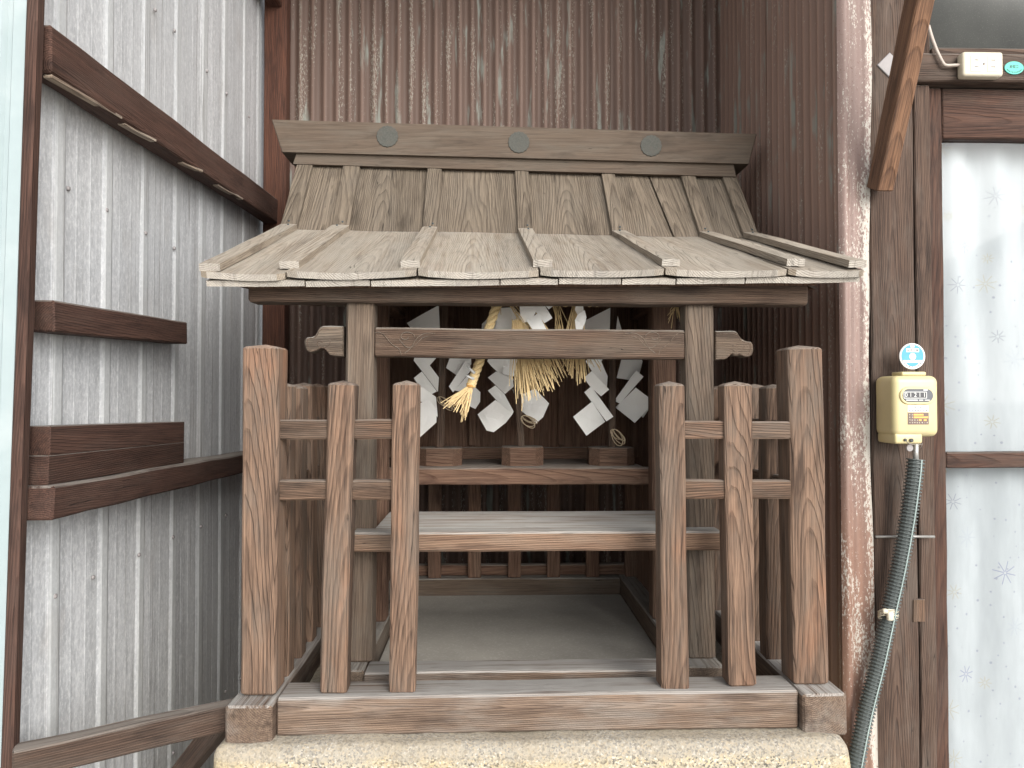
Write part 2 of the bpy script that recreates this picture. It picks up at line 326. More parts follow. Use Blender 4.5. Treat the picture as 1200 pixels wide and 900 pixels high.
# ------------------------------------------------------------------ mesh builder
class MB:
    def __init__(s): s.v = []; s.f = []; s.g = []; s.p = []; s.sm = []
    def add(s, vs, fs, gs=None, prof=None, smooth=False):
        o = len(s.v); s.v += [Vector(v) for v in vs]
        s.g += [Vector(g) for g in (gs or vs)]; s.p += (prof or [0.0] * len(vs))
        for f in fs: s.f.append([o + i for i in f]); s.sm.append(smooth)
        return s
    def build(s, name, mat, parent=None, origin=None, **kw):
        o0 = Vector(origin) if origin is not None else Vector((0, 0, 0))
        me = bpy.data.meshes.new(name); me.from_pydata([v - o0 for v in s.v], [], s.f)
        a = me.attributes.new('gc', 'FLOAT_VECTOR', 'POINT'); a.data.foreach_set('vector', [c for g in s.g for c in g])
        a = me.attributes.new('prof', 'FLOAT_VECTOR', 'POINT'); a.data.foreach_set('vector', [c for p in s.p for c in (p, p, p)])
        me.polygons.foreach_set('use_smooth', s.sm)
        me.materials.append(M[mat] if isinstance(mat, str) else mat)
        me.update()
        ob = bpy.data.objects.new(name, me); COL.objects.link(ob)
        if origin is not None: ob.location = o0
        if parent is not None:
            ob.parent = parent
            base = Vector((0, 0, 0)); q = parent
            while q: base += Vector(q.location); q = q.parent
            ob.location = o0 - base
        for k, v in kw.items(): ob[k] = v
        return ob
    # a solid lofted along p0->p1; profile: list of (u, v)
    def loft(s, p0, p1, prof, up=(0, 0, 1), n=6, jit=0.0012, ch=0.003, apex=0.0, goff=None, bend=None, taper=1.0, jf=6.0):
        p0 = Vector(p0); p1 = Vector(p1); L = (p1 - p0).length; w = (p1 - p0).normalized(); up = Vector(up)
        v = (up - w * up.dot(w)).normalized(); u = w.cross(v) * -1
        if goff is None:
            a = rnd.uniform(0, 6.28); d = rnd.uniform(0.03, 0.10); goff = (math.cos(a) * d, math.sin(a) * d, rnd.uniform(0, 40))
        ts = [(0.0, 1)] + [(ch / L, 0)] + [(i / n, 0) for i in range(1, n)] + [(1 - ch / L, 0), (1.0, 1)]
        hw = max(abs(a) for a, b in prof); hh = max(abs(b) for a, b in prof)
        vs = []; gs = []; k = len(prof); sd_ = rnd.uniform(0, 50)
        for t, inset in ts:
            sc = 1 + (taper - 1) * t
            for a, b in prof:
                if inset: a2 = a * (1 - ch / hw); b2 = b * (1 - ch / hh)
                else: a2, b2 = a, b
                a2 *= sc; b2 *= sc
                if jit:
                    q = Vector((a * 8 + sd_, b * 8, t * L * jf))
                    a2 += noise.noise(q) * jit * 1.6; b2 += noise.noise(q + Vector((9, 3, 1))) * jit * 1.6
                pos = p0 + w * (L * t) + u * a2 + v * b2
                if bend: pos += bend(t)
                vs.append(pos); gs.append((a2 + goff[0], b2 + goff[1], L * t + goff[2]))
        fs = []
        for i in range(len(ts) - 1):
            for j in range(k):
                a = i * k + j; b = i * k + (j + 1) % k
                fs.append((a, b, b + k, a + k))
        m0 = len(ts) * k
        fs.append(tuple(reversed(range(k))))
        if apex:
            vs.append(p1 + w * apex); gs.append((goff[0], goff[1], L + goff[2] + apex))
            for j in range(k): fs.append((m0 - k + j, m0 - k + (j + 1) % k, m0))
        else: fs.append(tuple(range(m0 - k, m0)))
        return s.add(vs, fs, gs)
    def timber(s, p0, p1, w, h, up=(0, 0, 1), c=0.003, **kw):
        a, b = w / 2, h / 2
        prof = [(-a + c, -b), (a - c, -b), (a, -b + c), (a, b - c), (a - c, b), (-a + c, b), (-a, b - c), (-a, -b + c)]
        kw.setdefault('ch', c)
        return s.loft(p0, p1, prof, up, **kw)
    def tube(s, pts, r, k=8, smooth=True, rs=None, closed=False):
        pts = [Vector(p) for p in pts]; vs = []; n = len(pts); ref = None
        for i, p in enumerate(pts):
            t = (pts[min(i + 1, n - 1)] - pts[max(i - 1, 0)]).normalized()
            if ref is None: ref = t.orthogonal().normalized()
            a = (ref - t * ref.dot(t)).normalized(); b = t.cross(a); ref = a
            rr = rs[i] if rs else r
            for j in range(k):
                an = 2 * math.pi * j / k
                vs.append(p + a * (math.cos(an) * rr) + b * (math.sin(an) * rr))
        fs = [(i * k + j, i * k + (j + 1) % k, (i + 1) * k + (j + 1) % k, (i + 1) * k + j) for i in range(n - 1) for j in range(k)]
        fs.append(tuple(reversed(range(k)))); fs.append(tuple(range((n - 1) * k, n * k)))
        return s.add(vs, fs, smooth=smooth)
    # outline in X,Z extruded from y0 (near) to y1, grain along X
    def slab(s, xz, y0, y1, goff=None, inset=0.002):
        if goff is None: goff = (rnd.uniform(-.05, .05), rnd.uniform(-.1, -.03), rnd.uniform(0, 40))
        cx = sum(p[0] for p in xz) / len(xz); cz = sum(p[1] for p in xz) / len(xz); n = len(xz)
        vs = []; gs = []
        def ring(y, f):
            for (x, z) in xz:
                d = Vector((x - cx, z - cz)); l = d.length; d = d * (1 - f / max(l, 1e-6))
                vs.append((cx + d.x, y, cz + d.y)); gs.append((y + goff[0] - y0, d.y + goff[1], d.x + goff[2]))
        ring(y0, inset); ring(y0 + inset, 0); ring(y1, 0)
        fs = [tuple(range(n)), tuple(reversed(range(2 * n, 3 * n)))]
        for r_ in range(2):
            for j in range(n): fs.append((r_ * n + (j + 1) % n, r_ * n + j, (r_ + 1) * n + j, (r_ + 1) * n + (j + 1) % n))
        return s.add(vs, fs, gs)
    def rbox(s, c, d, r=0.003, seg=2, smooth=True):
        import bmesh
        bm = bmesh.new(); bmesh.ops.create_cube(bm, size=1)
        for v in bm.verts: v.co = Vector((v.co.x * d[0], v.co.y * d[1], v.co.z * d[2]))
        bmesh.ops.bevel(bm, geom=bm.edges[:] + bm.verts[:], offset=r, segments=seg, profile=0.5, affect='EDGES')
        vs = [v.co + Vector(c) for v in bm.verts]; bm.verts.index_update()
        fs = [[v.index for v in f.verts] for f in bm.faces]; bm.free()
        return s.add(vs, fs, smooth=smooth)
    def disc(s, c, r, y0, y1, k=32):
        xz = [(c[0] + r * math.cos(2 * math.pi * i / k), c[1] + r * math.sin(2 * math.pi * i / k)) for i in range(k)]
        return s.slab(xz, y0, y1, inset=min(0.0006, r * 0.2))

def tag(o, label=None, cat=None, group=None, kind=None):
    if label: o['label'] = label
    if cat: o['category'] = cat
    if group: o['group'] = group
    if kind: o['kind'] = kind
    return o
def thing(name, loc, label, cat, group=None):
    o = bpy.data.objects.new(name, None); o.empty_display_size = 0.05; o.location = loc; COL.objects.link(o)
    return tag(o, label, cat, group)
def box(parent, name, mat, x0, x1, y0, y1, z0, z1, axis='x', **kw):
    mb = MB(); cx, cy, cz = (x0 + x1) / 2, (y0 + y1) / 2, (z0 + z1) / 2
    opt = {k: kw.pop(k) for k in ('c', 'jit', 'n', 'goff', 'apex') if k in kw}
    if axis == 'x': mb.timber((x0, cy, cz), (x1, cy, cz), y1 - y0, z1 - z0, **opt)
    elif axis == 'y': mb.timber((cx, y0, cz), (cx, y1, cz), x1 - x0, z1 - z0, **opt)
    else: mb.timber((cx, cy, z0), (cx, cy, z1), x1 - x0, y1 - y0, up=(0, 1, 0), **opt)
    return mb.build(name, mat, parent, **kw)

# ------------------------------------------------------------------ ground
g = MB(); g.add([(-300, -300, 0), (300, -300, 0), (300, 300, 0), (-300, 300, 0)], [(0, 1, 2, 3)])
tag(g.build('ground', 'concrete'), kind='structure')

# ------------------------------------------------------------------ stone base
stone = MB()
def stone_block(mb, x0, x1, y0, y1, z0, z1, r=0.035, amp=0.006):
    import bmesh
    bm = bmesh.new(); bmesh.ops.create_cube(bm, size=1)
    for v in bm.verts: v.co = Vector((v.co.x * (x1 - x0), v.co.y * (y1 - y0), v.co.z * (z1 - z0)))
    bmesh.ops.bevel(bm, geom=bm.edges[:], offset=r, segments=5, profile=0.5, affect='EDGES')
    es = [e for e in bm.edges if e.calc_length() > 0.1]
    bmesh.ops.subdivide_edges(bm, edges=es, cuts=30, use_grid_fill=True)
    bm.normal_update()
    c = Vector(((x0 + x1) / 2, (y0 + y1) / 2, (z0 + z1) / 2))
    for v in bm.verts:
        q = v.co + c; v.co += v.normal * (noise.fractal(q * 14, 1.0, 2.0, 4) * amp)
    bm.verts.index_update()
    mb.add([v.co + c for v in bm.verts], [[v.index for v in f.verts] for f in bm.faces], smooth=True); bm.free()
sx0 = at(246, 870, 1.40).x; sx1 = at(1001, 870, 1.40).x
stone_block(stone, sx0, sx1, 1.40, 2.74, 0.46, 0.855, 0.024)
sb = thing('stone_base', ((sx0 + sx1) / 2, 2.0, 0), 'pale speckled granite block carrying the small wooden shrine and its fence', 'stone base')
stone.build('cap_stone', 'granite', sb)
st2 = MB(); stone_block(st2, sx0 + 0.04, sx1 - 0.04, 1.46, 2.70, -0.05, 0.455, 0.02); st2.build('foundation_stone', 'granite', sb)

# ------------------------------------------------------------------ walls of the recess
XL, XR, YB = at(311, 300, 2.88).x, at(848, 60, 2.88).x, 2.88
ZT = 3.35
def sheet(name, mat, parent, fn, s0, s1, pitch, amp, z0, z1, spp=10, shape='sine', lift=0.0, rows=14):
    mb = MB(); n = max(4, int((s1 - s0) / pitch * spp)); vs = []; gs = []; pr = []; o = rnd.uniform(0, 30)
    for j in range(rows + 1):
        z = z0 + (z1 - z0) * j / rows
        for i in range(n + 1):
            t = s0 + (s1 - s0) * i / n; ph = (t / pitch + (0.22 * noise.noise(Vector((t * 4.5, 0, 3))) if shape == 'rib' else 0)) % 1
            if shape == 'sine': h = 0.5 - 0.5 * math.cos(2 * math.pi * ph)
            else:
                h = 0.0
                if ph < 0.07: h = ph / 0.07
                elif ph < 0.20: h = 1.0
                elif ph < 0.27: h = (0.27 - ph) / 0.07
                elif 0.44 < ph < 0.48: h = 0.12 * math.sin((ph - 0.44) / 0.04 * math.pi)
                elif 0.72 < ph < 0.76: h = 0.12 * math.sin((ph - 0.72) / 0.04 * math.pi)
            dn = noise.noise(Vector((t * 3 + o, z * 1.5, o))) * 0.003
            vs.append(fn(t, z, h * amp + lift + dn)); gs.append((t + o, 0, z)); pr.append(h)
    w = n + 1
    fs = [(j * w + i, j * w + i + 1, (j + 1) * w + i + 1, (j + 1) * w + i) for j in range(rows) for i in range(n)]
    mb.add(vs, fs, gs, pr, smooth=(shape == 'sine'))
    return mb.build(name, mat, parent)
back = thing('corrugated_wall', (0, YB, 0), 'dark red rusty corrugated metal wall behind the shrine roof', 'wall')
k = 0; s = XL + 0.02
while s < XR - 0.01:
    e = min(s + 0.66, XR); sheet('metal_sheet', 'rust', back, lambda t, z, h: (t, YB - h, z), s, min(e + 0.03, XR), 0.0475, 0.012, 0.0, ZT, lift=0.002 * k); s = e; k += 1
side = thing('corrugated_wall', (XR, 2.4, 0), 'rusty corrugated metal side wall to the right of the shrine, next to the pink rusted flashing', 'wall')
YF = 1.895
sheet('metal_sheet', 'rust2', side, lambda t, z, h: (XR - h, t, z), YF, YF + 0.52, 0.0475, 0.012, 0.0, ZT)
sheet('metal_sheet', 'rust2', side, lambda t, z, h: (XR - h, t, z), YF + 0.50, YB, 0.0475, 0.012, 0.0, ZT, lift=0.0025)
# flashing at the front corner: one broad roll with a ragged edge
fl = MB(); vs = []; gs = []; pr = []; rows = 60; cols = 18
fx0 = at(987, 450, 1.88).x; fx1 = at(1025, 450, 1.88).x
for j in range(rows + 1):
    z = ZT * j / rows
    for i in range(cols + 1):
        t = i / cols; x = fx0 + (fx1 - fx0) * t * (1 + 0.0)
        h = (0.013 * math.sin(t / 0.35 * math.pi) if t < .35 else (0.005 * math.sin((t - .35) / .25 * math.pi) if t < .6 else 0.002 * math.sin(t * 25)))
        x += 0.004 * noise.noise(Vector((z * 4, 5, 0))) * t + (0.007 * math.sin(z * 3.1) * t)
        y = 1.893 - h + 0.002 * noise.noise(Vector((t * 4, z * 6, 1)))
        vs.append((x, y, z)); gs.append((x + 7, y, z)); pr.append(t)
w = cols + 1
fl.add(vs, [(j * w + i, j * w + i + 1, (j + 1) * w + i + 1, (j + 1) * w + i) for j in range(rows) for i in range(cols)], gs, pr, smooth=True)
fl.build('corner_flashing', 'flash', side, label='broad pink and rust flaking flashing strip')

left = thing('metal_wall', (XL, 2.1, 0), 'grey galvanised ribbed metal wall on the left of the shrine', 'wall')
YN = 1.345
edges = [YN, 1.74, 2.32, YB]
for i in range(3):
    sheet('metal_sheet', 'galv', left, lambda t, z, h: (XL + h, t, z), edges[i], edges[i + 1] + (0.02 if i < 2 else 0), 0.185, 0.0045, 0.0, ZT, spp=75, shape='rib', lift=0.0025 * (2 - i), rows=8)
def seg(parent, name, mat, a, b, w, h, **kw):       # a,b points; box section w (across) h (up)
    mb = MB(); opt = {k: kw.pop(k) for k in ('up', 'c', 'jit', 'n', 'goff', 'taper') if k in kw}
    mb.timber(a, b, w, h, **opt); return mb.build(name, mat, parent, **kw)
for z in (0.55, 1.12, 1.92, 2.5):
    for y in (1.50, 1.66, 1.88, 2.05, 2.24, 2.45, 2.62):
        yy = y + rnd.uniform(-.03, .03); zz = z + rnd.uniform(-.01, .01)
        MB().rbox((XL + .009, yy, zz), (.006, .009, .009), .002, 1).build('nail', 'lead', left)
gx = XL + 0.014 + 0.026
def mid(pxa, ya0, ya1, Y):            # centre height of a member seen between two pixel rows
    return (at(pxa, ya0, Y).z + at(pxa, ya1, Y).z) / 2
def gy(px, x): # distance at which plane X=x is seen at that column
    d = CM @ Vector((px - 600, 0, -F)); return x / d.x * d.y
# upper girt
y1_, y2_ = gy(50, gx + .02), 2.86
za, zb = at(50, 58, y1_).z, at(325, 247, 2.80).z
seg(left, 'girt', 'girt', (gx + .005, 1.36, za), (gx + .005, y2_, zb), 0.05, 0.088, n=14, jit=0.002, c=0.004, taper=1.05)
M['splinter'] = wood('raw_split_wood', (0.42, 0.34, 0.26), (0.16, 0.11, 0.08), 200, 0.8, vary=0.1)
for ya, yb in ((1.37, 1.62), (1.64, 1.78), (1.95, 2.06), (2.2, 2.4)):
    fz = lambda y: za + (zb - za) * (y - 1.36) / (y2_ - 1.36) - .044
    seg(left, 'split_edge', 'splinter', (gx + .018, ya, fz(ya) - .001), (gx + .026, yb, fz(yb) + .003), 0.016, 0.006, n=6, jit=0.003, c=0.001, label='raw pale splintered edge under the upper girt')
# middle girt
seg(left, 'girt', 'girt', (gx + .012, 1.352, at(22, 592, 1.33).z), (gx + .012, 2.86, at(283, 540, 2.45).z - 0.01), 0.075, 0.06, n=12, c=0.004, jit=0.002)
# short timber nailed to the wall
seg(left, 'batten', 'girt', (gx, 1.385, at(66, 370, 1.385).z), (gx, 1.985, at(217, 390.5, 1.985).z), 0.055, 0.058, n=6, label='short square batten nailed level on the wall')
# two stacked offcuts resting on the middle girt
for dz, lab in ((0, 'lower of the two brown timber offcuts stacked on the middle rail of the metal wall'), (1, 'upper of the two brown timber offcuts stacked on the middle rail of the metal wall')):
    ga, gb = at(22, 592, 1.33).z, at(283, 540, 2.45).z - 0.01
    def gzt(y): return ga + (gb - ga) * (y - 1.352) / (2.86 - 1.352) + .030 + .027 + dz * .0535
    o = seg(None, 'timber_offcut', 'girt', (gx + 0.002, 1.37 + dz * .004, gzt(1.37)), (gx + 0.002, 1.965, gzt(1.965)), 0.055, 0.0535, n=6, c=.0010, jit=0, label=lab, category='timber', group='offcuts on the wall rail')
# near post with pale sheet beyond it
pst = [at(12, 880, 1.34), at(42, 0, 1.34)]
dv = (pst[1] - pst[0])
seg(left, 'post', 'girt', pst[0] - dv * 0.75, pst[1] + dv * 0.9, 0.020, 0.024, up=(0, 1, 0), n=14, jit=0.002, label='narrow brown edge post at the near end of the metal wall')
ps = MB(); a = at(3, 880, 1.335); b = at(33, 0, 1.335); dd = (b - a)
a = a - dd * 0.7; b = b + dd * 0.9
vs = []; gs = []; pr = []
for j in range(13):
    p = a + (b - a) * (j / 12)
    for i, (dx, dy) in enumerate([(0.004, 0.03), (0, -0.004), (-0.022, -0.004), (-0.028, 0.004), (-0.036, 0.004), (-0.042, -0.004), (-0.2, -0.004), (-0.21, 0.006), (-0.4, 0.006), (-0.4, 0.03)]):
        vs.append((p.x + dx, p.y + dy, p.z)); gs.append((dx, dy, p.z)); pr.append(0)
ps.add(vs, [(j * 10 + i + 1, j * 10 + i, (j + 1) * 10 + i, (j + 1) * 10 + i + 1) for j in range(12) for i in range(9)], gs, pr)
ps.build('edge_sheet', 'palesheet', left, label='pale blue-white metal sheet on the outer face')
# back corner post and its top rail
px0 = at(313, 200, 2.84).x; px1 = at(339, 200, 2.84).x
box(left, 'post', 'redpost', px0, px1, 2.79, 2.85, 0, ZT, 'z', n=16, label='reddish brown post in the back corner')
seg(left, 'girt', 'redpost', (XL + .02, 2.2, ZT - .28), ((px0 + px1) / 2, 2.80, at(322, -2, 2.78).z), 0.05, 0.06)
# low brace from the wall to the stone
t0 = at(22, 893, 1.33); t1 = at(300, 831, 1.52)
seg(None, 'brace_bar', 'sill' if False else 'house', t0 + Vector((-0.01, 0, 0)), t1, 0.04, 0.05, n=10, jit=0.0015, label='low weathered brown bar running from the metal wall to the corner block of the fence', category='bar')
t0 = at(205, 915, 1.75); t1 = at(262, 845, 1.6)
seg(None, 'brace_bar', 'house', t0 + (t0 - t1) * 1.5, t1, 0.03, 0.045, n=6, label='short sloping timber under the low bar beside the granite block', category='bar')

# lean-to roof over the recess, above the picture
rf = thing('lean_to_roof', (0, 2.4, ZT), 'rusty metal lean-to roof over the recess, above the shrine', 'roof')
sheet('roof_sheet', 'rust', rf, lambda t, z, h: (t, z, 3.36 + (2.9 - z) * 0.10 + h), XL - 0.35, XR + 0.05, 0.076, 0.018, 2.0, 2.95, rows=4, spp=8)

# ------------------------------------------------------------------ shrine fence
fence = thing('shrine_fence', (0.087, 1.6, 0.858), 'low brown timber picket fence around the front and sides of the shrine', 'fence')
ZS = 0.918                                     # sill top
xA0, xA1 = at(267, 840, 1.44).x, at(321, 840, 1.44).x
xB0, xB1 = at(939, 830, 1.44).x, at(991, 830, 1.44).x
zl = (at(450, 817, 1.45).z); zr = at(800, 810, 1.45).z; zb_ = at(600, 856, 1.45).z
print('sill', zl, zr, zb_, xA0, xA1, xB0, xB1)
ZSB = 0.853
seg(fence, 'sill', 'sill', (xA1 + 0.001, 1.491, (zl + ZSB) / 2), (xB0 - 0.001, 1.491, (zr + ZSB) / 2 + .001), 0.082, zl - ZSB, n=14, c=0.004, jit=0.0016, label='front sill beam, pale bleached top')
box(fence, 'sill', 'sill', xA0, xA1, 1.425, 2.62, ZSB - .004, zl - 0.004, 'y', c=0.004, n=10, goff=(0.04, -0.055, 3.3))
box(fence, 'sill', 'sill', xB0, xB1, 1.432, 2.62, ZSB - .004, zr - 0.002, 'y', c=0.004, n=10, goff=(-0.03, -0.06, 9.3))
box(fence, 'sill', 'sill', xA1 + .001, xB0 - .001, 2.54, 2.62, ZSB, ZS - .004, 'x', n=6)
def post(px_b, px_t, py_t, wpx, Yf, depth, zbase, py_b=None):
    w = wpx / F * Yf
    b = at(px_b, 812, Yf); t = at(px_t, py_t, Yf)
    b = Vector((b.x, Yf + depth / 2, zbase)); t = Vector((t.x, Yf + depth / 2 + rnd.uniform(-.003, .003), t.z))
    a = rnd.uniform(-0.5, 0.5)
    mb = MB(); mb.timber(b, t, w, depth, up=(0, 1, 0), n=12, jit=0.0024, c=0.004, apex=0.006, goff=(rnd.uniform(-.03, .03), rnd.choice((-1, 1)) * rnd.uniform(.035, .08), rnd.uniform(0, 40)), jf=4)
    return mb.build('fence_post', 'fence', fence)
c1_ = post(302, 306, 406, 42, 1.468, 0.066, zl - .001); c1_.name = 'corner_post'
c2_ = post(951, 943, 407, 41.5, 1.476, 0.066, zr - .001); c2_.name = 'corner_post'
post(389, 399, 449, 31.5, 1.466, 0.050, zl - .001)
post(471, 475, 449, 30.0, 1.466, 0.050, zl - .001)
post(791.5, 787, 450, 31.5, 1.466, 0.050, zl - .001)
post(871, 865, 450, 32.5, 1.470, 0.050, zr - .001)
def railpair(pxa, pxb, y0, y1):
    a = at(pxa, (y0[0] + y0[1]) / 2, 1.484); b = at(pxb, (y1[0] + y1[1]) / 2, 1.484)
    seg(fence, 'rail', 'fence', a + Vector((0, .006, 0)), b + Vector((0, .006, 0)), 0.026, (y0[1] - y0[0]) / F * 1.484, n=8, jit=0.0012, c=0.003)
railpair(318, 466, (492, 515), (492, 514)); railpair(318, 466, (563, 586), (562, 585))
railpair(795, 935, (493, 514), (493, 516)); railpair(795, 935, (562, 584), (562, 585))
# side posts, left and right
def sidepost(xc, Y, ztop, w=0.05):
    mb = MB(); mb.timber((xc + rnd.uniform(-.003, .003), Y, ZS - .002), (xc + rnd.uniform(-.006, .006), Y, ztop), w, w, up=(0, 1, 0), n=8, jit=0.002, c=0.004, apex=0.006,
                        goff=(rnd.uniform(-.03, .03), rnd.uniform(-.08, -.035), rnd.uniform(0, 40)))
    return mb.build('fence_post', 'fence', fence)
zt_ = at(475, 449, 1.466).z
for i, Y in enumerate((1.60, 1.708, 1.822, 1.935, 2.05, 2.165, 2.28, 2.40)):
    sidepost(xA1 - 0.036, Y, zt_ + rnd.uniform(-.004, .004))
for i, Y in enumerate((1.65, 1.775, 1.90, 2.03, 2.15, 2.27, 2.39)):
    sidepost(xB0 + 0.028, Y, zt_ + rnd.uniform(-.004, .004))
for xc in (xA1 - .036, xB0 + .028):
    for zc in (1.438, 1.318): seg(fence, 'rail', 'fence', (xc, 1.53, zc), (xc, 2.5, zc), 0.024, 0.034, n=6)
sidepost(xA1 - .036, 2.55, zt_); sidepost(xB0 + .028, 2.55, zt_)

# ------------------------------------------------------------------ shrine
shr = thing('wooden_shrine', (0.087, 2.0, 0.858), 'small weathered wooden shrine with a curved board roof on a granite block', 'shrine')
YP = 1.645
pL = (at(404, 600, YP).x, at(437, 600, YP).x); pR = (at(805.5, 600, YP).x, at(838, 600, YP).x)
ZB = at(600, 775, YP).z                         # top of the inner frame
ztopp = at(600, 340, YP).z
print('posts', pL, pR, 'ZB', ZB)
box(shr, 'post', 'shrine', pL[0], pL[1], YP, YP + .06, ZB, ztopp, 'z', c=0.005, n=16, jit=0.001)
box(shr, 'post', 'shrine', pR[0], pR[1], YP, YP + .06, ZB, ztopp, 'z', c=0.005, n=16, jit=0.001)
# inner base frame
iL = (at(428, 780, 1.62).x - 0.085, at(428, 780, 1.62).x); iR = (at(801, 780, 1.62).x, at(801, 780, 1.62).x + .085)
box(shr, 'base_rail', 'shrine', iL[0], iL[1], 1.60, 2.50, 0.853, ZB, 'y', n=8)
box(shr, 'base_rail', 'shrine', iR[0], iR[1], 1.60, 2.50, 0.853, ZB, 'y', n=8)
box(shr, 'base_rail', 'sill', iL[1] + .001, iR[0] - .001, 1.592, 1.665, 0.853, ZB - .003, 'x', n=8)
box(shr, 'base_rail', 'shrine', iL[1] + .001, iR[0] - .001, 2.40, 2.48, 0.853, ZB, 'x', n=8)
zfl = at(600, 697, 2.40).z
box(shr, 'floor_panel', 'floor', iL[1] + .001, iR[0] - .001, 1.667, 2.398, 0.848, min(zfl, ZB - .03), 'x', jit=0.0005)
# rear posts
YQ = 1.94
rp = (at(431, 600, YQ).x, at(453, 600, YQ).x); rq = (at(765, 600, YQ).x, at(793, 600, YQ).x)
box(shr, 'post', 'sanct', rp[0], rp[1], YQ, YQ + .055, ZB, 1.835, 'z', c=0.004)
box(shr, 'post', 'sanct', rq[0], rq[1], YQ, YQ + .055, ZB, 1.835, 'z', c=0.004)
zt2 = at(600, 346, YQ).z; zb2 = at(600, 357, YQ).z
box(shr, 'lintel', 'sanct', rp[1] + .001, rq[0] - .001, YQ + .004, YQ + .045, zb2, zt2 + .03, 'x')
# lower shelf
zs1 = at(600, 622.5, 1.60).z; zs0 = at(600, 645, 1.60).z
xs0, xs1 = at(411, 630, 1.59).x, at(847, 630, 1.59).x
box(shr, 'shelf', 'shelf', xs0, xs1, 1.585, YP - .001, zs0, zs1, 'x', c=0.004, n=12, jit=0.0012, goff=(0.0, -0.30, 4.0))
box(shr, 'shelf', 'shelf', pL[1] + .001, pR[0] - .001, YP, 1.905, zs1 - .03, zs1 - .003, 'x', c=0.002, jit=0.0006)
# upper shelf
zu1 = at(600, 548.5, 2.0).z; zu0 = at(600, 568, 2.0).z
box(shr, 'shelf', 'sanct', rp[0], rq[0] + .03, 2.0, 2.04, zu0, zu1, 'x', c=0.003, n=10)
box(shr, 'shelf', 'sanct', rp[1], rq[0], 2.041, 2.34, zu1 - .025, zu1 - .002, 'x', c=0.002, jit=0.0005)
# sanctuary back: boards, stiles, rail
XC = 0.087
sty = [at(x, 500, 2.34).x for x in (450, 554, 658, 754)]
for i in range(3):
    box(shr, 'panel', 'sanct', sty[i], sty[i + 1] - .003, 2.36, 2.38, zu1, 1.95, 'z', c=0.001, jit=0.0006, n=4)
box(shr, 'panel', 'sanct', rp[0] - .01, sty[0] - .003, 2.362, 2.38, zu1, 1.95, 'z', c=0.001, jit=0.0006, n=4)
box(shr, 'panel', 'sanct', sty[3] + .001, rq[1], 2.362, 2.38, zu1, 1.95, 'z', c=0.001, jit=0.0006, n=4)
for x in sty: box(shr, 'stile', 'sanct', x - .011, x + .011, 2.342, 2.359, zu1 + .04, 1.93, 'z', c=0.002)
for a_, b_ in ((0.0, 0.012), (0.018, 0.035)): box(shr, 'panel_rail', 'sanct', rp[1] + .002, rq[0] - .002, 2.341 - a_, 2.358 - a_, zu1 - .002, zu1 + b_, 'x', c=0.002)
# lattice below
for x in (464, 509, 556, 603, 649, 695, 741, 786):
    xx = at(x, 600, 2.40).x; box(shr, 'slat', 'sanct', xx - .021, xx + .021, 2.41, 2.435, ZB, zu1, 'z', c=0.002)
box(shr, 'lattice_rail', 'sanct', iL[0], iR[1], 2.44, 2.47, ZB, ZB + .035, 'x')
# unseen side boards, added to keep the sanctuary dark
for x0, x1 in ((iL[0] + .02, iL[0] + .035), (iR[1] - .035, iR[1] - .02)):
    for q in range(4):
        y0 = 2.0 + q * 0.1
        box(shr, 'shade_board', 'sanct', x0, x1, y0, y0 + .097, ZB, 1.85, 'z', c=0.002, n=3)
# front plate beam and others under the roof
kb0, kb1 = at(600, 354.5, YP - .02).z, at(600, 336, YP - .02).z
kl, kr = at(290, 345, YP - .02), at(948, 345, YP - .02)
seg(shr, 'eave_beam', 'beam', (kl.x, YP + .012, (kb0 + kb1) / 2 + .006), (kr.x, YP + .012, (kb0 + kb1) / 2 + .004), 0.06, (kb1 - kb0) + .012, n=14, c=0.004, goff=(0.02, -0.05, 7))
box(shr, 'eave_beam', 'sanct', kl.x, kr.x, YQ + .056, YQ + .10, 1.80, 1.845, 'x')
for x0 in (pL[0], pR[0]): box(shr, 'tie_beam', 'sanct', x0 + .008, x0 + .05, YP + .075, 2.40, 1.755, 1.79, 'y')
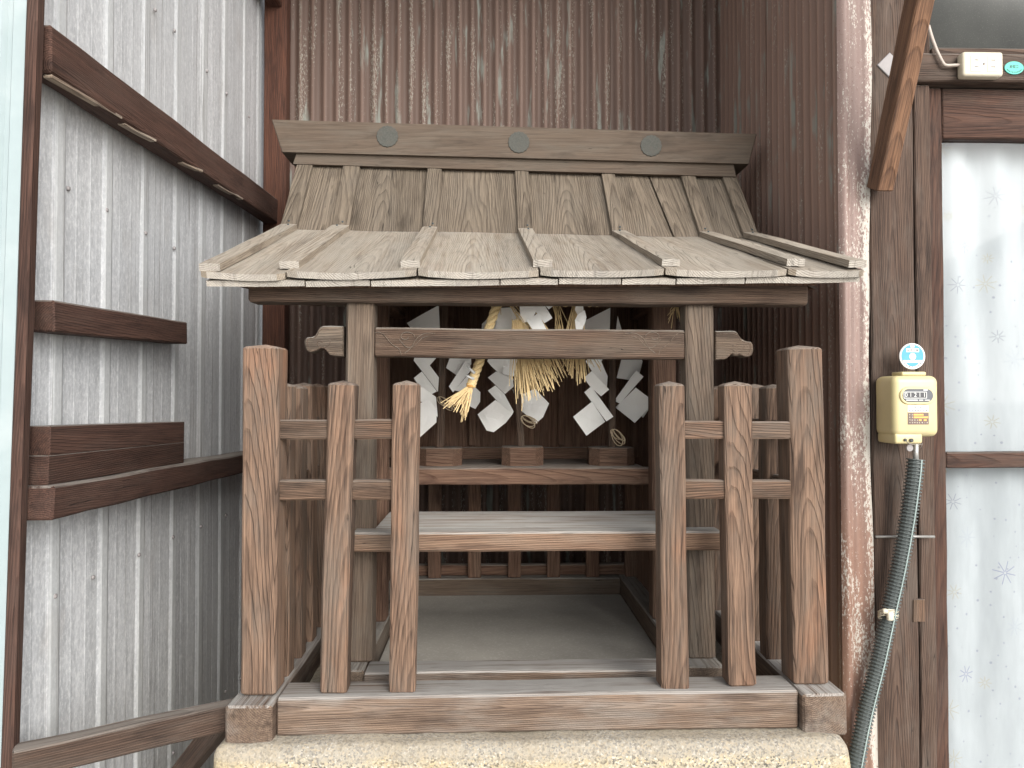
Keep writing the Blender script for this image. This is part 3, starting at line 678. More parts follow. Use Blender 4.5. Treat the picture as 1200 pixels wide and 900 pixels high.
# carved cross beam
zc0, zc1 = at(600, 418.5, YP + .008).z, at(600, 384.5, YP + .008).z
seg(shr, 'cross_beam', 'beam', (pL[1] - .001, YP + .033, at(437, 401, YP + .008).z), (pR[0] + .001, YP + .033, at(806, 403.5, YP + .008).z), 0.05, zc1 - zc0, n=14, c=0.004, jit=0.001, goff=(0.0, -0.09, 2.0), label='carved cross beam with scroll lines at both ends')
def smooth_poly(pts, it=2):
    for _ in range(it):
        o = [pts[0]]
        for a, b in zip(pts[:-1], pts[1:]):
            o.append((a[0] * .75 + b[0] * .25, a[1] * .75 + b[1] * .25)); o.append((a[0] * .25 + b[0] * .75, a[1] * .25 + b[1] * .75))
        o.append(pts[-1]); pts = o
    return pts
def nose(pts, org, sc):
    q = [(org[0] + x * sc, org[1] + y * sc) for x, y in pts]
    q = smooth_poly(q, 3); xz = [XZ(x, y, YP + .012) for x, y in q]
    area = sum(xz[i][0] * xz[(i + 1) % len(xz)][1] - xz[(i + 1) % len(xz)][0] * xz[i][1] for i in range(len(xz)))
    if area < 0: xz = xz[::-1]
    nb = MB().slab(xz, YP + .012, YP + .05, inset=0.003); ob = nb.build('carved_nose', 'shrine', shr)
    cx = sum(p[0] for p in xz) / len(xz); cz = sum(p[1] for p in xz) / len(xz)
    rim = MB(); rim.tube([(cx + (x - cx) * .82, YP + .0125, cz + (z - cz) * .80) for x, z in xz[3:-3]], 0.0011, 5); rim.build('carved_line', 'beam', ob)
    sp = [(cx + math.cos(a) * .003 * a, YP + .0122, cz + math.sin(a) * .0022 * a) for a in [i * .35 for i in range(20)]]
    MB().tube(sp, 0.0009, 5).build('carved_line', 'beam', ob)
nose([(665, 172), (600, 170), (548, 172), (528, 225), (480, 225), (474, 262), (490, 300), (530, 296), (555, 278), (585, 286), (600, 318), (665, 318)], (240, 340), .2444)
nose([(788, 185), (860, 186), (955, 180), (985, 240), (1030, 268), (1085, 270), (1088, 372), (1030, 395), (985, 372), (945, 385), (905, 362), (880, 410), (788, 411)], (720, 360), .15)
for fl_, cx_ in ((1, 480), (-1, 762)):          # scroll carving at the ends of the cross beam
    def P(x, y): p = at(cx_ + fl_ * x, y, YP + .0075); return (p.x, p.y, p.z)
    mb = MB()
    mb.tube([P(*q) for q in smooth_poly([(-44, 391), (-36, 389), (-30, 392), (-20, 405), (-12, 408), (-10, 416)])], 0.0009, 5)
    mb.tube([P(-4 + math.cos(a) * (2 + a * 1.3), 395 + math.sin(a) * (1.5 + a * .9)) for a in [i * .4 for i in range(17)]], 0.0009, 5)
    mb.tube([P(*q) for q in smooth_poly([(30, 391), (18, 390), (8, 396), (2, 408), (-6, 414)])], 0.0009, 5)
    mb.tube([P(*q) for q in smooth_poly([(-12, 398), (-4, 408), (6, 406), (14, 396), (22, 394)])], 0.0008, 5)
    mb.build('carved_line', 'shrine', shr)

# ---- roof
YE, YK, YT = 1.558, 2.185, 2.395
eL, eR = at(232, 319, YE), at(1016, 314, YE)
kL, kR = at(329, 269, YK), at(888, 279, YK)
tL, tR = at(350, 192, YT), at(861, 208, YT)
def lerp(a, b, t): return a + (b - a) * t
def roofpt(s, t):         # s 0..1 across, t 0 eave .. 1 kink .. 2 ridge
    if t <= 1: return lerp(lerp(eL, eR, s), lerp(kL, kR, s), t)
    return lerp(lerp(kL, kR, s), lerp(tL, tR, s), t - 1)
under = MB()
roof_w = (eR - eL).length
nU = Vector((0, -0.35, 1)).normalized(); nS = Vector((0, -0.77, .64))
roof = MB()
off = Vector((0, 0.02, -0.040))
vs = [roofpt(0.06, 0.06) + off, roofpt(.94, 0.06) + off, roofpt(.98, 1) + off, roofpt(.02, 1) + off, roofpt(.98, 2) + off, roofpt(.02, 2) + off]
vs += [v + Vector((0, 0, 0.012)) for v in vs]
roof.add(vs, [(3, 2, 1, 0), (5, 4, 2, 3), (6, 7, 8, 9), (9, 8, 10, 11), (0, 1, 7, 6), (1, 2, 8, 7), (2, 4, 10, 8), (3, 0, 6, 9), (5, 3, 9, 11), (4, 5, 11, 10)])
roof_o = roof.build('roof', 'sanct', shr)
def board(name, mat, pts0, pts1, thick, nrm, cup=0.0, nw=10, nu=9, jit=0.0012, rcorner=0.0, endmat=None, goff=None):
    # pts0 = (left, right) at the low end, pts1 at the high end; top surface through them
    mb = MB(); vs = []; gs = []
    if goff is None: goff = (rnd.uniform(-.035, .035), rnd.uniform(-.07, -.02), rnd.uniform(0, 40))
    sd_ = rnd.uniform(0, 90); Lw = (pts1[0] - pts0[0]).length; Ww = (pts0[1] - pts0[0]).length
    for j in range(nw + 1):
        t = j / nw
        for side_ in (0, 1):
            rng = range(nu + 1) if side_ == 0 else range(nu, -1, -1)
            for i in rng:
                s_ = i / nu
                p = lerp(lerp(pts0[0], pts0[1], s_), lerp(pts1[0], pts1[1], s_), t)
                d = cup * (4 * (s_ - .5) ** 2 - 1) * -1 * (1 - t * .6)
                q = Vector((s_ * Ww * 8 + sd_, t * Lw * 5, 0)); d += noise.noise(q) * jit * 2
                edge_ = min(s_, 1 - s_) * Ww
                dn = 0.0
                if rcorner and t < .5:
                    e_ = max(0, 1 - edge_ / rcorner) ** 2; p = p + (lerp(pts1[0], pts1[1], s_) - p) * (e_ * rcorner * .5 / Lw) * (1 - t * 2)
                th = thick * (1.0 if side_ else 0.0)
                inset = 0.0012 if (i in (0, nu)) and side_ == 0 else 0
                pos = p + nrm * (d - th - inset)
                vs.append(pos); gs.append(((s_ - .5) * Ww + goff[0], d * 0 - th + goff[1], t * Lw + goff[2]))
    k = 2 * (nu + 1); fs = []
    for j in range(nw):
        for i in range(k): a = j * k + i; b = j * k + (i + 1) % k; fs.append((b, a, a + k, b + k))
    for j in (0, nw):
        for i in range(nu):
            a = j * k + i; b = j * k + i + 1; c_ = j * k + (k - 2 - i); d_ = j * k + (k - 1 - i)
            fs.append((a, b, c_, d_) if j == 0 else (d_, c_, b, a))
    mb.add(vs, fs, gs)
    return mb.build(name, mat, roof_o)
# eave board limits (fraction across the roof measured at the eave) and battens
def fx(px): return (px - 232) / (1016 - 232)
be = [232, 331, 484, 627.5, 776, 923, 1016]
bt = [(232, 256), (320, 343), (463, 486), (621, 644), (776, 798), (928, 950), (996, 1017)]
btt = [(350, 368), (403, 422), (500, 516), (601, 617), (702, 717), (795, 812), (844, 861)]
def ft(px): return (px - 350) / (861 - 350)
for i in range(6):
    a, b = fx(be[i]) + .0015, fx(be[i + 1]) - .0015
    # positions at the top follow the battens
    ca = 0 if i == 0 else (ft(btt[i][0]) + ft(btt[i][1])) / 2; cb = 1 if i == 5 else (ft(btt[i + 1][0]) + ft(btt[i + 1][1])) / 2
    ka, kb = (a * .35 + ca * .65), (b * .35 + cb * .65)
    dz = Vector((0, 0, rnd.uniform(-.001, .005)))
    board('roof_board', 'roof', (roofpt(a, 0) + dz, roofpt(b, 0) + dz - Vector((0, 0, rnd.uniform(0, .004)))), (roofpt(ka, 1) + dz, roofpt(kb, 1) + dz), 0.014, nU, cup=-0.004, rcorner=.018, nu=12)
    kk = Vector((0, .004, 0))
    if i == 4:                  # this board has split along its length
        m1_, m2_ = ka + (kb - ka) * .66, ca + (cb - ca) * .52
        board('roof_board', 'rooftop', (roofpt(ka, 1) + kk, roofpt(m1_ - .002, 1) + kk), (roofpt(ca, 2), roofpt(m2_ - .002, 2)), 0.012, nS, cup=0.001, nu=6)
        board('roof_board', 'rooftop', (roofpt(m1_ + .002, 1) + kk, roofpt(kb, 1) + kk), (roofpt(m2_ + .002, 2), roofpt(cb, 2)), 0.012, nS, cup=0.001, nu=6)
    else: board('roof_board', 'rooftop', (roofpt(ka, 1) + kk, roofpt(kb, 1) + kk), (roofpt(ca, 2), roofpt(cb, 2)), 0.012, nS, cup=0.001, nu=10)
# second layer of short boards under the eave edge
ul = [238, 353, 429, 581, 650, 725, 790, 873, 1012]
for i in range(len(ul) - 1):
    a, b = fx(ul[i]) + .001, fx(ul[i + 1]) - .001
    d = Vector((0, .012, -0.0165 + rnd.uniform(-.001, .0008)))
    board('under_board', 'roof', (roofpt(a, 0) + d, roofpt(b, 0) + d), (roofpt(a, .5) + d, roofpt(b, .5) + d), 0.013, nU, cup=0, nu=4, nw=4)
for i in range(7):
    a0, a1 = fx(bt[i][0]), fx(bt[i][1]); c0, c1 = ft(btt[i][0]), ft(btt[i][1])
    m0, m1 = (a0 * .32 + c0 * .68), (a1 * .32 + c1 * .68)
    up = Vector((0, 0, .0175)); us = nS * .014
    fwd = 0.03 + (0.0 if i in (0, 6) else 0.02)
    if i in (0, 6): fwd = 0.005
    board('roof_batten', 'roof', (roofpt(a0, fwd) + up, roofpt(a1, fwd) + up), (roofpt(m0, 1) + up, roofpt(m1, 1) + up), 0.0165, nU, nu=2, nw=8, jit=0.001)
    board('roof_batten', 'rooftop', (roofpt(m0, 1) + Vector((0, 0.0, .0165)), roofpt(m1, 1) + Vector((0, 0, .0165))), (roofpt(c0, 2) + us, roofpt(c1, 2) + us), 0.013, nS, nu=2, nw=4, jit=0.001)
for i in range(7):
    for dd_ in (0.018, -0.022):
        s_ = ((fx(bt[i][0]) + fx(bt[i][1])) * .32 + (ft(btt[i][0]) + ft(btt[i][1])) * .68) / 2 + rnd.uniform(-.006, .006)
        p = roofpt(s_, 1 - dd_ * 2) + Vector((0, -.001, .0195 if dd_ > 0 else .0165)); q = (nU if dd_ > 0 else nS)
        MB().tube([p - q * .004, p + q * (.0012 if dd_ > 0 else .002)], .0028, 8).build('nail', 'ink', roof_o)
# the back slope (not seen from the front)
bk = [roofpt(0, 2) + Vector((0, .09, 0)), roofpt(1, 2) + Vector((0, .09, 0)), roofpt(1, 2) + Vector((0, .42, -.40)), roofpt(0, 2) + Vector((0, .42, -.40))]
n_ = Vector((0, .77, .64))
for i in range(6):
    a, b = i / 6 + .001, (i + 1) / 6 - .001
    board('roof_board', 'rooftop', (lerp(bk[2], bk[3], a), lerp(bk[2], bk[3], b)), (lerp(bk[1], bk[0], a), lerp(bk[1], bk[0], b)), 0.014, n_, nu=4, nw=4)
# gable boards
for sgn in (0.04, 0.96):
    xg = roofpt(sgn, 1).x
    mb = MB(); pts = [(YP + .02, 1.752), (2.185, 1.955), (2.395, 2.21), (2.48, 2.21), (2.75, 1.87), (2.4, 1.80)]
    vs = [(xg - .006, y, z) for y, z in pts] + [(xg + .006, y, z) for y, z in pts]
    mb.add(vs, [tuple(reversed(range(6))), tuple(range(6, 12))] + [(i, (i + 1) % 6, 6 + (i + 1) % 6, 6 + i) for i in range(6)], [(v[2], v[0], v[1]) for v in vs]); mb.build('gable_board', 'sanct', shr)
# ridge
YR = 2.355
rp1 = [XZ(*q, YR) for q in ((318, 140), (330, 178), (878, 192), (887, 157))]
MB().slab(rp1, YR, YR + .13, goff=(0.0, -0.04, 5.0), inset=.003).build('ridge_board', 'ridge', shr)
rp2 = [XZ(*q, YR + .012) for q in ((348, 177), (343, 192), (863, 207), (860, 192))]
mb = MB().slab(rp2, YR + .012, YR + .115, goff=(0.02, -0.05, 15.0), inset=.002); mb.build('ridge_board', 'ridge', shr)
for q in ((454, 160), (608, 167), (763, 171)):
    c = at(q[0], q[1], YR); xz = []
    for i in range(64):
        a = i / 64 * 2 * math.pi; r_ = 0.034 * (1 + .03 * math.cos(a * 16)); xz.append((c.x + r_ * math.cos(a), c.z + r_ * math.sin(a)))
    MB().slab(xz, YR - .003, YR + .002, inset=.001).build('crest', 'crest', shr, label='round grey crest with a scalloped rim on the ridge board')

# ------------------------------------------------------------------ paper wands (gohei) on the upper shelf
def c7(p): return (470 + p[0] * .1889, 350 + p[1] * .1889)
def c8(p): return (620 + p[0] * .2110, 350 + p[1] * .2110)
def c1(p): return (560 + p[0] * .1222, 340 + p[1] * .1222)
def sheetp(parent, polys, conv, Y, name='paper_streamer', dstep=0.007):
    mb = MB()
    for i, poly in enumerate(polys):
        q = [conv(p) for p in poly]; yb = Y - (i % 2) * dstep - i * 0.001
        cx = sum(p[0] for p in q) / len(q); cy = sum(p[1] for p in q) / len(q)
        tx, tz = rnd.uniform(-.6, .6), rnd.uniform(-.1, .75)
        # dense grid inside the outline via a centre fan with curled rim
        pts = []
        for a, b in zip(q, q[1:] + q[:1]):
            for k_ in range(4): pts.append((a[0] + (b[0] - a[0]) * k_ / 4, a[1] + (b[1] - a[1]) * k_ / 4))
        n = len(pts); vs = []
        for th in (0, 0.0007):
            for f_ in (1.0, .55):
                for (x, y) in pts:
                    xx = cx + (x - cx) * f_; yy = cy + (y - cy) * f_
                    p = at(xx, yy, yb); dy = tx * (xx - cx) * .0024 + tz * (yy - cy) * .0024 + noise.noise(Vector((xx * .05, yy * .05, i + Y))) * .006
                    vs.append(p + Vector((0, dy + th, 0)))
            p = at(cx, cy, yb); vs.append(p + Vector((0, th + noise.noise(Vector((cx * .05, cy * .05, i + Y))) * .006, 0)))
        fs = []; m_ = 2 * n + 1
        for l in (0, m_):
            for j in range(n):
                a = l + j; b = l + (j + 1) % n; A = l + n + j; B = l + n + (j + 1) % n; c_ = l + 2 * n
                if l == 0: fs += [(b, a, A, B), (B, A, c_)]
                else: fs += [(a, b, B, A), (A, B, c_)]
        for j in range(n): fs.append((j, (j + 1) % n, m_ + (j + 1) % n, m_ + j))
        mb.add(vs, fs)
    return mb.build(name, 'paper', parent)
def bow(parent, px, py, Y, sc=1.0, flip=1):
    mb = MB()
    for k_ in range(5):
        a0 = rnd.uniform(-.3, .3); pts = []
        w_ = rnd.uniform(.012, .019) * sc; h_ = rnd.uniform(.03, .05) * sc; d_ = flip * rnd.uniform(.2, 1.1)
        o = at(px, py, Y)
        for i in range(15):
            a = i / 14 * 2 * math.pi
            x = math.sin(a) * w_; z = -(1 - math.cos(a)) * h_ * .5
            pts.append((o.x + x * math.cos(d_) - z * math.sin(d_) * flip, o.y - .004 * k_ * .5, o.z + x * math.sin(d_) * .3 + z * math.cos(d_)))
        mb.tube(pts, .0012, 5)
    return mb.build('twine', 'twine', parent)
YG = 2.10
gz = zu1 - .002
def gohei(label, bx, by0, by1, stick, sw, polys_l, conv, tw):
    yb = YG + .03
    o = thing('paper_wand', (at(sum(bx) / 2, 540, YG + .03).x, YG + .03, gz), label, 'paper wand', 'paper wands on the shrine shelf')
    x0, x1 = at(bx[0], 540, YG).x, at(bx[1], 540, YG).x; zt = at(600, by0, YG - .01).z
    c = (x1 - x0) * .20; d = .10; y0 = YG - .02
    pl = [(x0 + c, y0), (x1 - c, y0), (x1, y0 + c * 1.2), (x1, y0 + d - c), (x1 - c, y0 + d), (x0 + c, y0 + d), (x0, y0 + d - c), (x0, y0 + c * 1.2)]
    vs = []; gs = []
    for z, f_ in ((gz, 1), (zt - .002, 1), (zt, .97)):
        cxm = (x0 + x1) / 2; cym = y0 + d / 2
        for x, y in pl: vs.append((cxm + (x - cxm) * f_, cym + (y - cym) * f_, z)); gs.append((z - 1.3, y - 2.1 - .03, x + bx[0]))
    fs = [tuple(reversed(range(8))), tuple(range(16, 24))] + [(r_ * 8 + j, r_ * 8 + (j + 1) % 8, (r_ + 1) * 8 + (j + 1) % 8, (r_ + 1) * 8 + j) for r_ in (0, 1) for j in range(8)]
    MB().add(vs, fs, gs).build('stand', 'sanct', o)
    b = at(stick[0][0], stick[0][1], yb); t = at(stick[1][0], stick[1][1], yb)
    seg(o, 'stick', 'beam', Vector((b.x, yb, zt - .003)), Vector((t.x, yb, t.z)), sw / F * yb, .012, up=(0, 1, 0), n=5, c=.0015, jit=.0006)
    for ps_, Y in polys_l: sheetp(o, ps_, conv, Y)
    if tw: bow(o, *tw)
    return o
gohei('paper wand nearest the left post of the shrine, on its upright brown stick', (490, 541), 525, 546, ((516, 530), (521, 346)), 8.5,
      [([[(32, 148), (240, 52), (243, 240), (110, 250)]], YG + .02),
       ([[(80, 385), (100, 330), (225, 340), (228, 360), (160, 388), (232, 488), (222, 578), (150, 478)], [(78, 492), (130, 452), (222, 575), (190, 592), (118, 555)],
         [(105, 572), (135, 548), (215, 610), (222, 742), (170, 650), (125, 640)], [(107, 655), (175, 622), (222, 690), (218, 768), (113, 862)]], YG - .01),
       ([[(320, 330), (432, 330), (435, 405), (405, 450), (345, 475), (280, 430)], [(400, 385), (430, 415), (432, 445), (322, 582), (298, 545)],
         [(330, 570), (420, 470), (450, 535), (400, 580)], [(430, 540), (455, 545), (492, 580), (490, 640), (460, 685), (420, 665)]], YG + .03)],
      c7, (517, 465, YG + .01, 1.0, -1))
gohei('middle paper wand, its stick leaning behind the straw tassels', (588, 637), 524, 543, ((611, 530), (598, 346)), 8.0,
      [([[(500, 150), (560, 100), (620, 60), (700, 60), (740, 110), (790, 200), (500, 230)]], YG + .02),
       ([[(535, 390), (560, 330), (660, 330), (660, 430), (700, 500), (690, 535), (640, 490), (560, 420)], [(538, 488), (590, 450), (690, 500), (698, 545), (645, 592)],
         [(538, 570), (585, 538), (640, 590), (698, 700), (685, 725), (600, 640)], [(474, 718), (585, 628), (690, 715), (650, 770), (575, 830), (530, 820)], [(640, 360), (725, 362), (700, 482), (630, 465)]], YG - .01),
       ([[(690, 560), (760, 590), (830, 560), (915, 650), (880, 735), (840, 772), (740, 690)]], YG + .03)],
      c7, (613, 487, YG - .02, 1.1, 1))
gohei('paper wand nearest the right post, with a loop of twine on its block', (691, 744), 525, 546, ((717, 530), (718, 346)), 8.5,
      [([[(295, 128), (441, 58), (443, 230), (330, 230)], [(485, 100), (515, 180), (520, 230), (480, 230)]], YG + .02),
       ([[(310, 350), (340, 300), (420, 300), (400, 350), (442, 430), (440, 505), (370, 430)], [(307, 440), (348, 402), (440, 505), (398, 542), (340, 487)],
         [(308, 520), (345, 487), (467, 655), (430, 682)], [(240, 655), (345, 572), (430, 685), (322, 763)]], YG - .01),
       ([[(512, 300), (600, 300), (628, 350), (622, 410), (565, 450), (492, 440)], [(585, 400), (625, 435), (510, 583), (484, 570), (488, 552)],
         [(600, 520), (684, 578), (640, 663), (580, 600)], [(583, 495), (684, 575), (598, 692), (490, 605)]], YG + .025)],
      c8, (720, 503, YG - .03, 1.0, -1))

# ------------------------------------------------------------------ sacred straw rope
YRp = 1.79
rope = thing('straw_rope', at(620, 345, YRp), 'twisted straw rope with tassels and folded white paper hung behind the carved cross beam', 'rope')
def twisted(parent, name, path, r, turns, strands=3, mat='rope'):
    mb = MB(); n = 90
    P_ = [Vector(p) for p in path]
    def pt(t):
        q = t * (len(P_) - 1); i = min(int(q), len(P_) - 2); f_ = q - i
        a = P_[max(i - 1, 0)]; b = P_[i]; c = P_[i + 1]; d = P_[min(i + 2, len(P_) - 1)]
        return .5 * ((2 * b) + (c - a) * f_ + (2 * a - 5 * b + 4 * c - d) * f_ ** 2 + (3 * b - a - 3 * c + d) * f_ ** 3)
    for s_ in range(strands):
        pts = []
        for i in range(n + 1):
            t = i / n; p = pt(t); tg = (pt(min(1, t + .01)) - pt(max(0, t - .01))).normalized()
            a = tg.cross(Vector((0, 1, 0))).normalized(); b = tg.cross(a)
            an = t * turns * 2 * math.pi + s_ * 2 * math.pi / strands
            pts.append(p + (a * math.cos(an) + b * math.sin(an)) * r * .55)
        mb.tube(pts, r * .6, 7)
    return mb.build(name, mat, parent)
twisted(rope, 'main_rope', [at(x, y, YRp + .02) for x, y in ((438, 338), (520, 345), (600, 351), (700, 353), (760, 345), (806, 338))], .0125, 17)
twisted(rope, 'hanging_rope', [at(x, y, YRp - .02) for x, y in ((589, 342), (582, 358), (573, 385), (565, 415), (556, 440), (552, 452))], .0105, 5.5)
def straws(parent, name, n, o, ends, jo, Y, r=.0011, dep=.02, curve=.3):
    mb = MB()
    for i in range(n):
        t = rnd.random(); e = lerp(Vector(ends[0]), Vector(ends[1]), t); l = rnd.uniform(.62, 1.04)
        ox, oy = o[0] + rnd.uniform(-jo, jo), o[1] + rnd.uniform(-jo, jo) * .4
        ex, ey = ox + (e[0] - o[0]) * l + rnd.gauss(0, 2.5), oy + (e[1] - o[1]) * l + rnd.gauss(0, 2.0)
        a = at(ox, oy, Y + rnd.uniform(-.3, .3) * dep); b = at(ex, ey, Y + rnd.uniform(-1, 1) * dep)
        m_ = (a + b) / 2 + Vector((rnd.gauss(0, .003), rnd.gauss(0, .003), rnd.uniform(.0, .01) * curve))
        mb.tube([a, m_, b], r, 4, rs=[r, r, r * .8], smooth=False)
    return mb.build(name, 'straw', parent, kind='stuff')
straws(rope, 'rope_end_tassel', 75, (552, 452), ((517, 473), (546, 493)), 3, YRp - .02, dep=.018, r=.0012)
straws(rope, 'straw_tassel', 130, (606, 376), ((603, 482), (657, 446)), 6, YRp - .01, dep=.02)
straws(rope, 'straw_tassel', 55, (622, 370), ((640, 462), (668, 440)), 10, YRp - .005, dep=.02)
straws(rope, 'straw_tassel', 75, (676, 352), ((657, 446), (690, 450)), 4, YRp - .012, dep=.012)
straws(rope, 'straw_tassel', 10, (650, 352), ((645, 415), (672, 418)), 5, YRp, dep=.01)
straws(rope, 'straw_tassel', 9, (793, 354), ((775, 380), (803, 384)), 2, YRp - .02, dep=.01)
straws(rope, 'loose_straw', 10, (597, 355), ((590, 372), (645, 405)), 6, YRp - .01, dep=.02)
straws(rope, 'loose_straw', 7, (690, 412), ((699, 428), (706, 440)), 2, YRp - .01, dep=.01)
nk = MB(); c = at(552, 452, YRp - .02)
for k_ in range(3): nk.tube([(c.x + math.cos(a) * .0105, c.y + math.sin(a) * .0105, c.z + .004 - k_ * .003) for a in [i * .5 for i in range(14)]], .0012, 5)
nk.build('binding_wire', 'orange', rope)
for (x0, y0, x1, y1) in ((548, 430, 556, 437), (546, 440, 555, 444)):
    MB().tube([at(x0, y0, YRp - .04), at((x0 + x1) / 2, (y0 + y1) / 2, YRp - .035), at(x1, y1, YRp - .03)], .003, 8, rs=[.0015, .0026, .0042]).build('clip', 'white', rope)
sheetp(rope, [[(395, 95), (520, 95), (560, 200), (515, 290), (440, 310), (412, 270)], [(545, 130), (610, 100), (715, 270), (640, 315), (555, 200)], [(465, 285), (580, 222), (660, 390), (540, 400)], [(600, 95), (725, 95), (727, 150), (680, 185)]], c1, YRp - .03)
sheetp(rope, [[(190, 230), (290, 170), (330, 250), (340, 380), (170, 380)], [(320, 200), (410, 260), (415, 380), (330, 380)]], c1, YRp + .06)
sheetp(rope, [[(940, 118), (1000, 118), (1020, 200), (965, 235), (930, 190)], [(960, 230), (1020, 195), (1040, 270), (960, 310), (930, 290)], [(930, 300), (1035, 275), (1000, 390), (945, 390)]], c1, YRp - .03)

# ------------------------------------------------------------------ house front on the right
YH = 1.90
house = thing('house_wall', (at(1120, 450, YH).x, YH, 0), 'weathered brown timber front of the house at the right edge, around the glazed door', 'house wall')
def hx(px, Y=YH, py=450): return at(px, py, Y).x
def hz(py, Y=YH, px=1110): return at(px, py, Y).z
MBp = MB(); MBp.timber((hx(1047.5), YH + .05, 0), (hx(1047.5), YH + .05, ZT), hx(1073.5) - hx(1021.5), .10, up=(0, 1, 0), n=20, c=.004, goff=(0.0, .07, 4.0)); MBp.build('post', 'house', house, label='broad main post carrying the meter')
box(house, 'post', 'house', hx(1078), hx(1097), YH + .012, YH + .10, 0, hz(97), 'z', n=18, c=.003, goff=(.02, .05, 9))
box(house, 'head_beam', 'house', hx(1075.5), hx(1340), YH - .006, YH + .09, hz(96), hz(63), 'x', n=10, c=.004)
box(house, 'window_sill', 'house', hx(1098), hx(1340), YH + .003, YH + .06, hz(62.5), hz(55), 'x', c=.002)
box(house, 'post', 'house', hx(1075.5), hx(1097), YH + .01, YH + .09, hz(62), ZT, 'z', n=6)
wf = MB().rbox(((hx(1098) + hx(1340)) / 2, YH + .045, (hz(54) + ZT) / 2), (hx(1340) - hx(1098), .004, ZT - hz(54)), .001, 1).build('window_pane', 'dustglass', house)
# continuation of the house beyond the frame
box(house, 'wall_board', 'house', hx(1500), hx(1500) + 1.8, YH + .01, YH + .06, 0, ZT, 'z', n=4)
rb = MB(); rb.rbox((1.06 + 1.5, YH + .75, 1.6), (3.0, .02, 3.3), .002, 1); rb.build('inner_wall', 'darkroom', house)
# eave bracket
xb = at(1042, 210, 1.87).x
ba = at(1031, 222, 1.865); bb = at(1084, -30, 1.66)
dbr = bb - ba
seg(house, 'eave_bracket', 'bracket', ba - dbr * .0, bb + dbr * 1.1, .042, .062, up=(0, 1, .4), n=16, c=.003, jit=.0012, goff=(.0, .16, 3), label='slanting orange-brown bracket rising from the post')
# tin diamond nailed behind the bracket
dm = [XZ(*q, YH - .004) for q in ((1028, 76), (1043, 91), (1058, 76), (1043, 61))]
tag(MB().slab(dm, YH - .004, YH - .0015).build('tin_plate', 'lead'), 'small diamond shaped tin plate nailed to the post behind the slanting bracket', 'plate')
# iron rod across the posts
tag(MB().tube([at(1026, 629, YH - .008), at(1060, 628.5, YH - .008), at(1095, 629, YH - .004)], .0035, 8).build('iron_rod', 'steel'), 'thin iron rod fixed level across the posts behind the ribbed hose', 'rod')
tag(box(None, 'wood_patch', 'fence', hx(1066), hx(1080), YH - .004, YH + .01, hz(728), hz(702), 'z', c=.001, n=2), 'small wood patch let into the edge of the main post', 'patch')

# sliding door
YD = YH + .03
dr = thing('sliding_door', (hx(1180), YD, 0.1), 'brown framed glazed sliding door at the right edge with a curtain behind', 'door')
box(dr, 'stile', 'house_red', hx(1097.5), hx(1116), YD, YD + .04, 0.1, hz(97.5), 'z', n=18, c=.003, goff=(-.02, -.06, 2))
box(dr, 'top_rail', 'house_red', hx(1116.5), hx(1330), YD, YD + .04, hz(157), hz(98), 'x', n=8, c=.003)
box(dr, 'glazing_bar', 'house_red', hx(1116.5), hx(1330), YD + .002, YD + .036, hz(550), hz(531), 'x', n=6, c=.003)
box(dr, 'bottom_rail', 'house_red', hx(1116.5), hx(1330), YD, YD + .04, 0.1, 0.35, 'x', n=6)
box(dr, 'stile', 'house_red', hx(1330) + .001, hx(1350), YD, YD + .04, 0.1, hz(97.5), 'z', n=10)
for z0, z1 in ((hz(531), hz(157)), (0.35, hz(550))):
    MB().rbox(((hx(1116.5) + hx(1330)) / 2, YD + .02, (z0 + z1) / 2), (hx(1330) - hx(1116.5), .003, z1 - z0), .0005, 1, smooth=False).build('pane', 'glass', dr)
cu = MB(); vs = []; gs = []; nx_, nz_ = 90, 40; cx0, cx1 = hx(1100), hx(1345)
for j in range(nz_ + 1):
    z = 0.15 + (hz(130) - 0.15) * j / nz_
    for i in range(nx_ + 1):
        x = cx0 + (cx1 - cx0) * i / nx_
        y = YD + .078 + .018 * math.sin(x * 48 + .6 * math.sin(z * 3)) * (.5 + .5 * noise.noise(Vector((x * 3, z * .7, 0)))) + .01 * noise.noise(Vector((x * 5, z * 1.2, 4)))
        vs.append((x, y, z)); gs.append((x + 5, 0, z))
cu.add(vs, [(j * (nx_ + 1) + i, j * (nx_ + 1) + i + 1, (j + 1) * (nx_ + 1) + i + 1, (j + 1) * (nx_ + 1) + i) for j in range(nz_) for i in range(nx_)], gs, smooth=True)
tag(cu.build('curtain', 'curtain'), 'white curtain printed with small snowflake stars behind the door glass', 'curtain')

# ------------------------------------------------------------------ meter, disc, hose, outlet, sticker
YM = 1.80
mc = at(1074.5, 476, YM)
met = thing('electric_meter', (mc.x, YH - .01, at(1074, 515, YM).z), 'cream yellow electric meter with a five digit counter on the main post', 'meter')
w_ = 56 / F * YM; h_ = (512 - 439) / F * YM
MB().rbox((mc.x, (YM + YH) / 2 - .002, mc.z), (w_, YH - YM - .004, h_), .017, 5).build('meter_body', 'cream', met)
lug = at(1066, 517, YM); MB().rbox((lug.x, YM + .045, lug.z + .006), (.070, .085, .026), .006, 3).build('terminal_cover', 'cream', met)
tb = at(1070, 438, YM + .03); MB().rbox((tb.x, YM + .05, tb.z), (.062, .05, .010), .003, 2).build('hanger', 'cream', met)
def oval(cx, cz, w, h, k=10):
    o = []; r_ = h / 2
    for i in range(k + 1): a = -math.pi / 2 + math.pi * i / k; o.append((cx + w / 2 - r_ + r_ * math.cos(a), cz + r_ * math.sin(a)))
    for i in range(k + 1): a = math.pi / 2 + math.pi * i / k; o.append((cx - w / 2 + r_ + r_ * math.cos(a), cz + r_ * math.sin(a)))
    return o
u_ = YM / F
dc = at(1074.5, 463.5, YM)
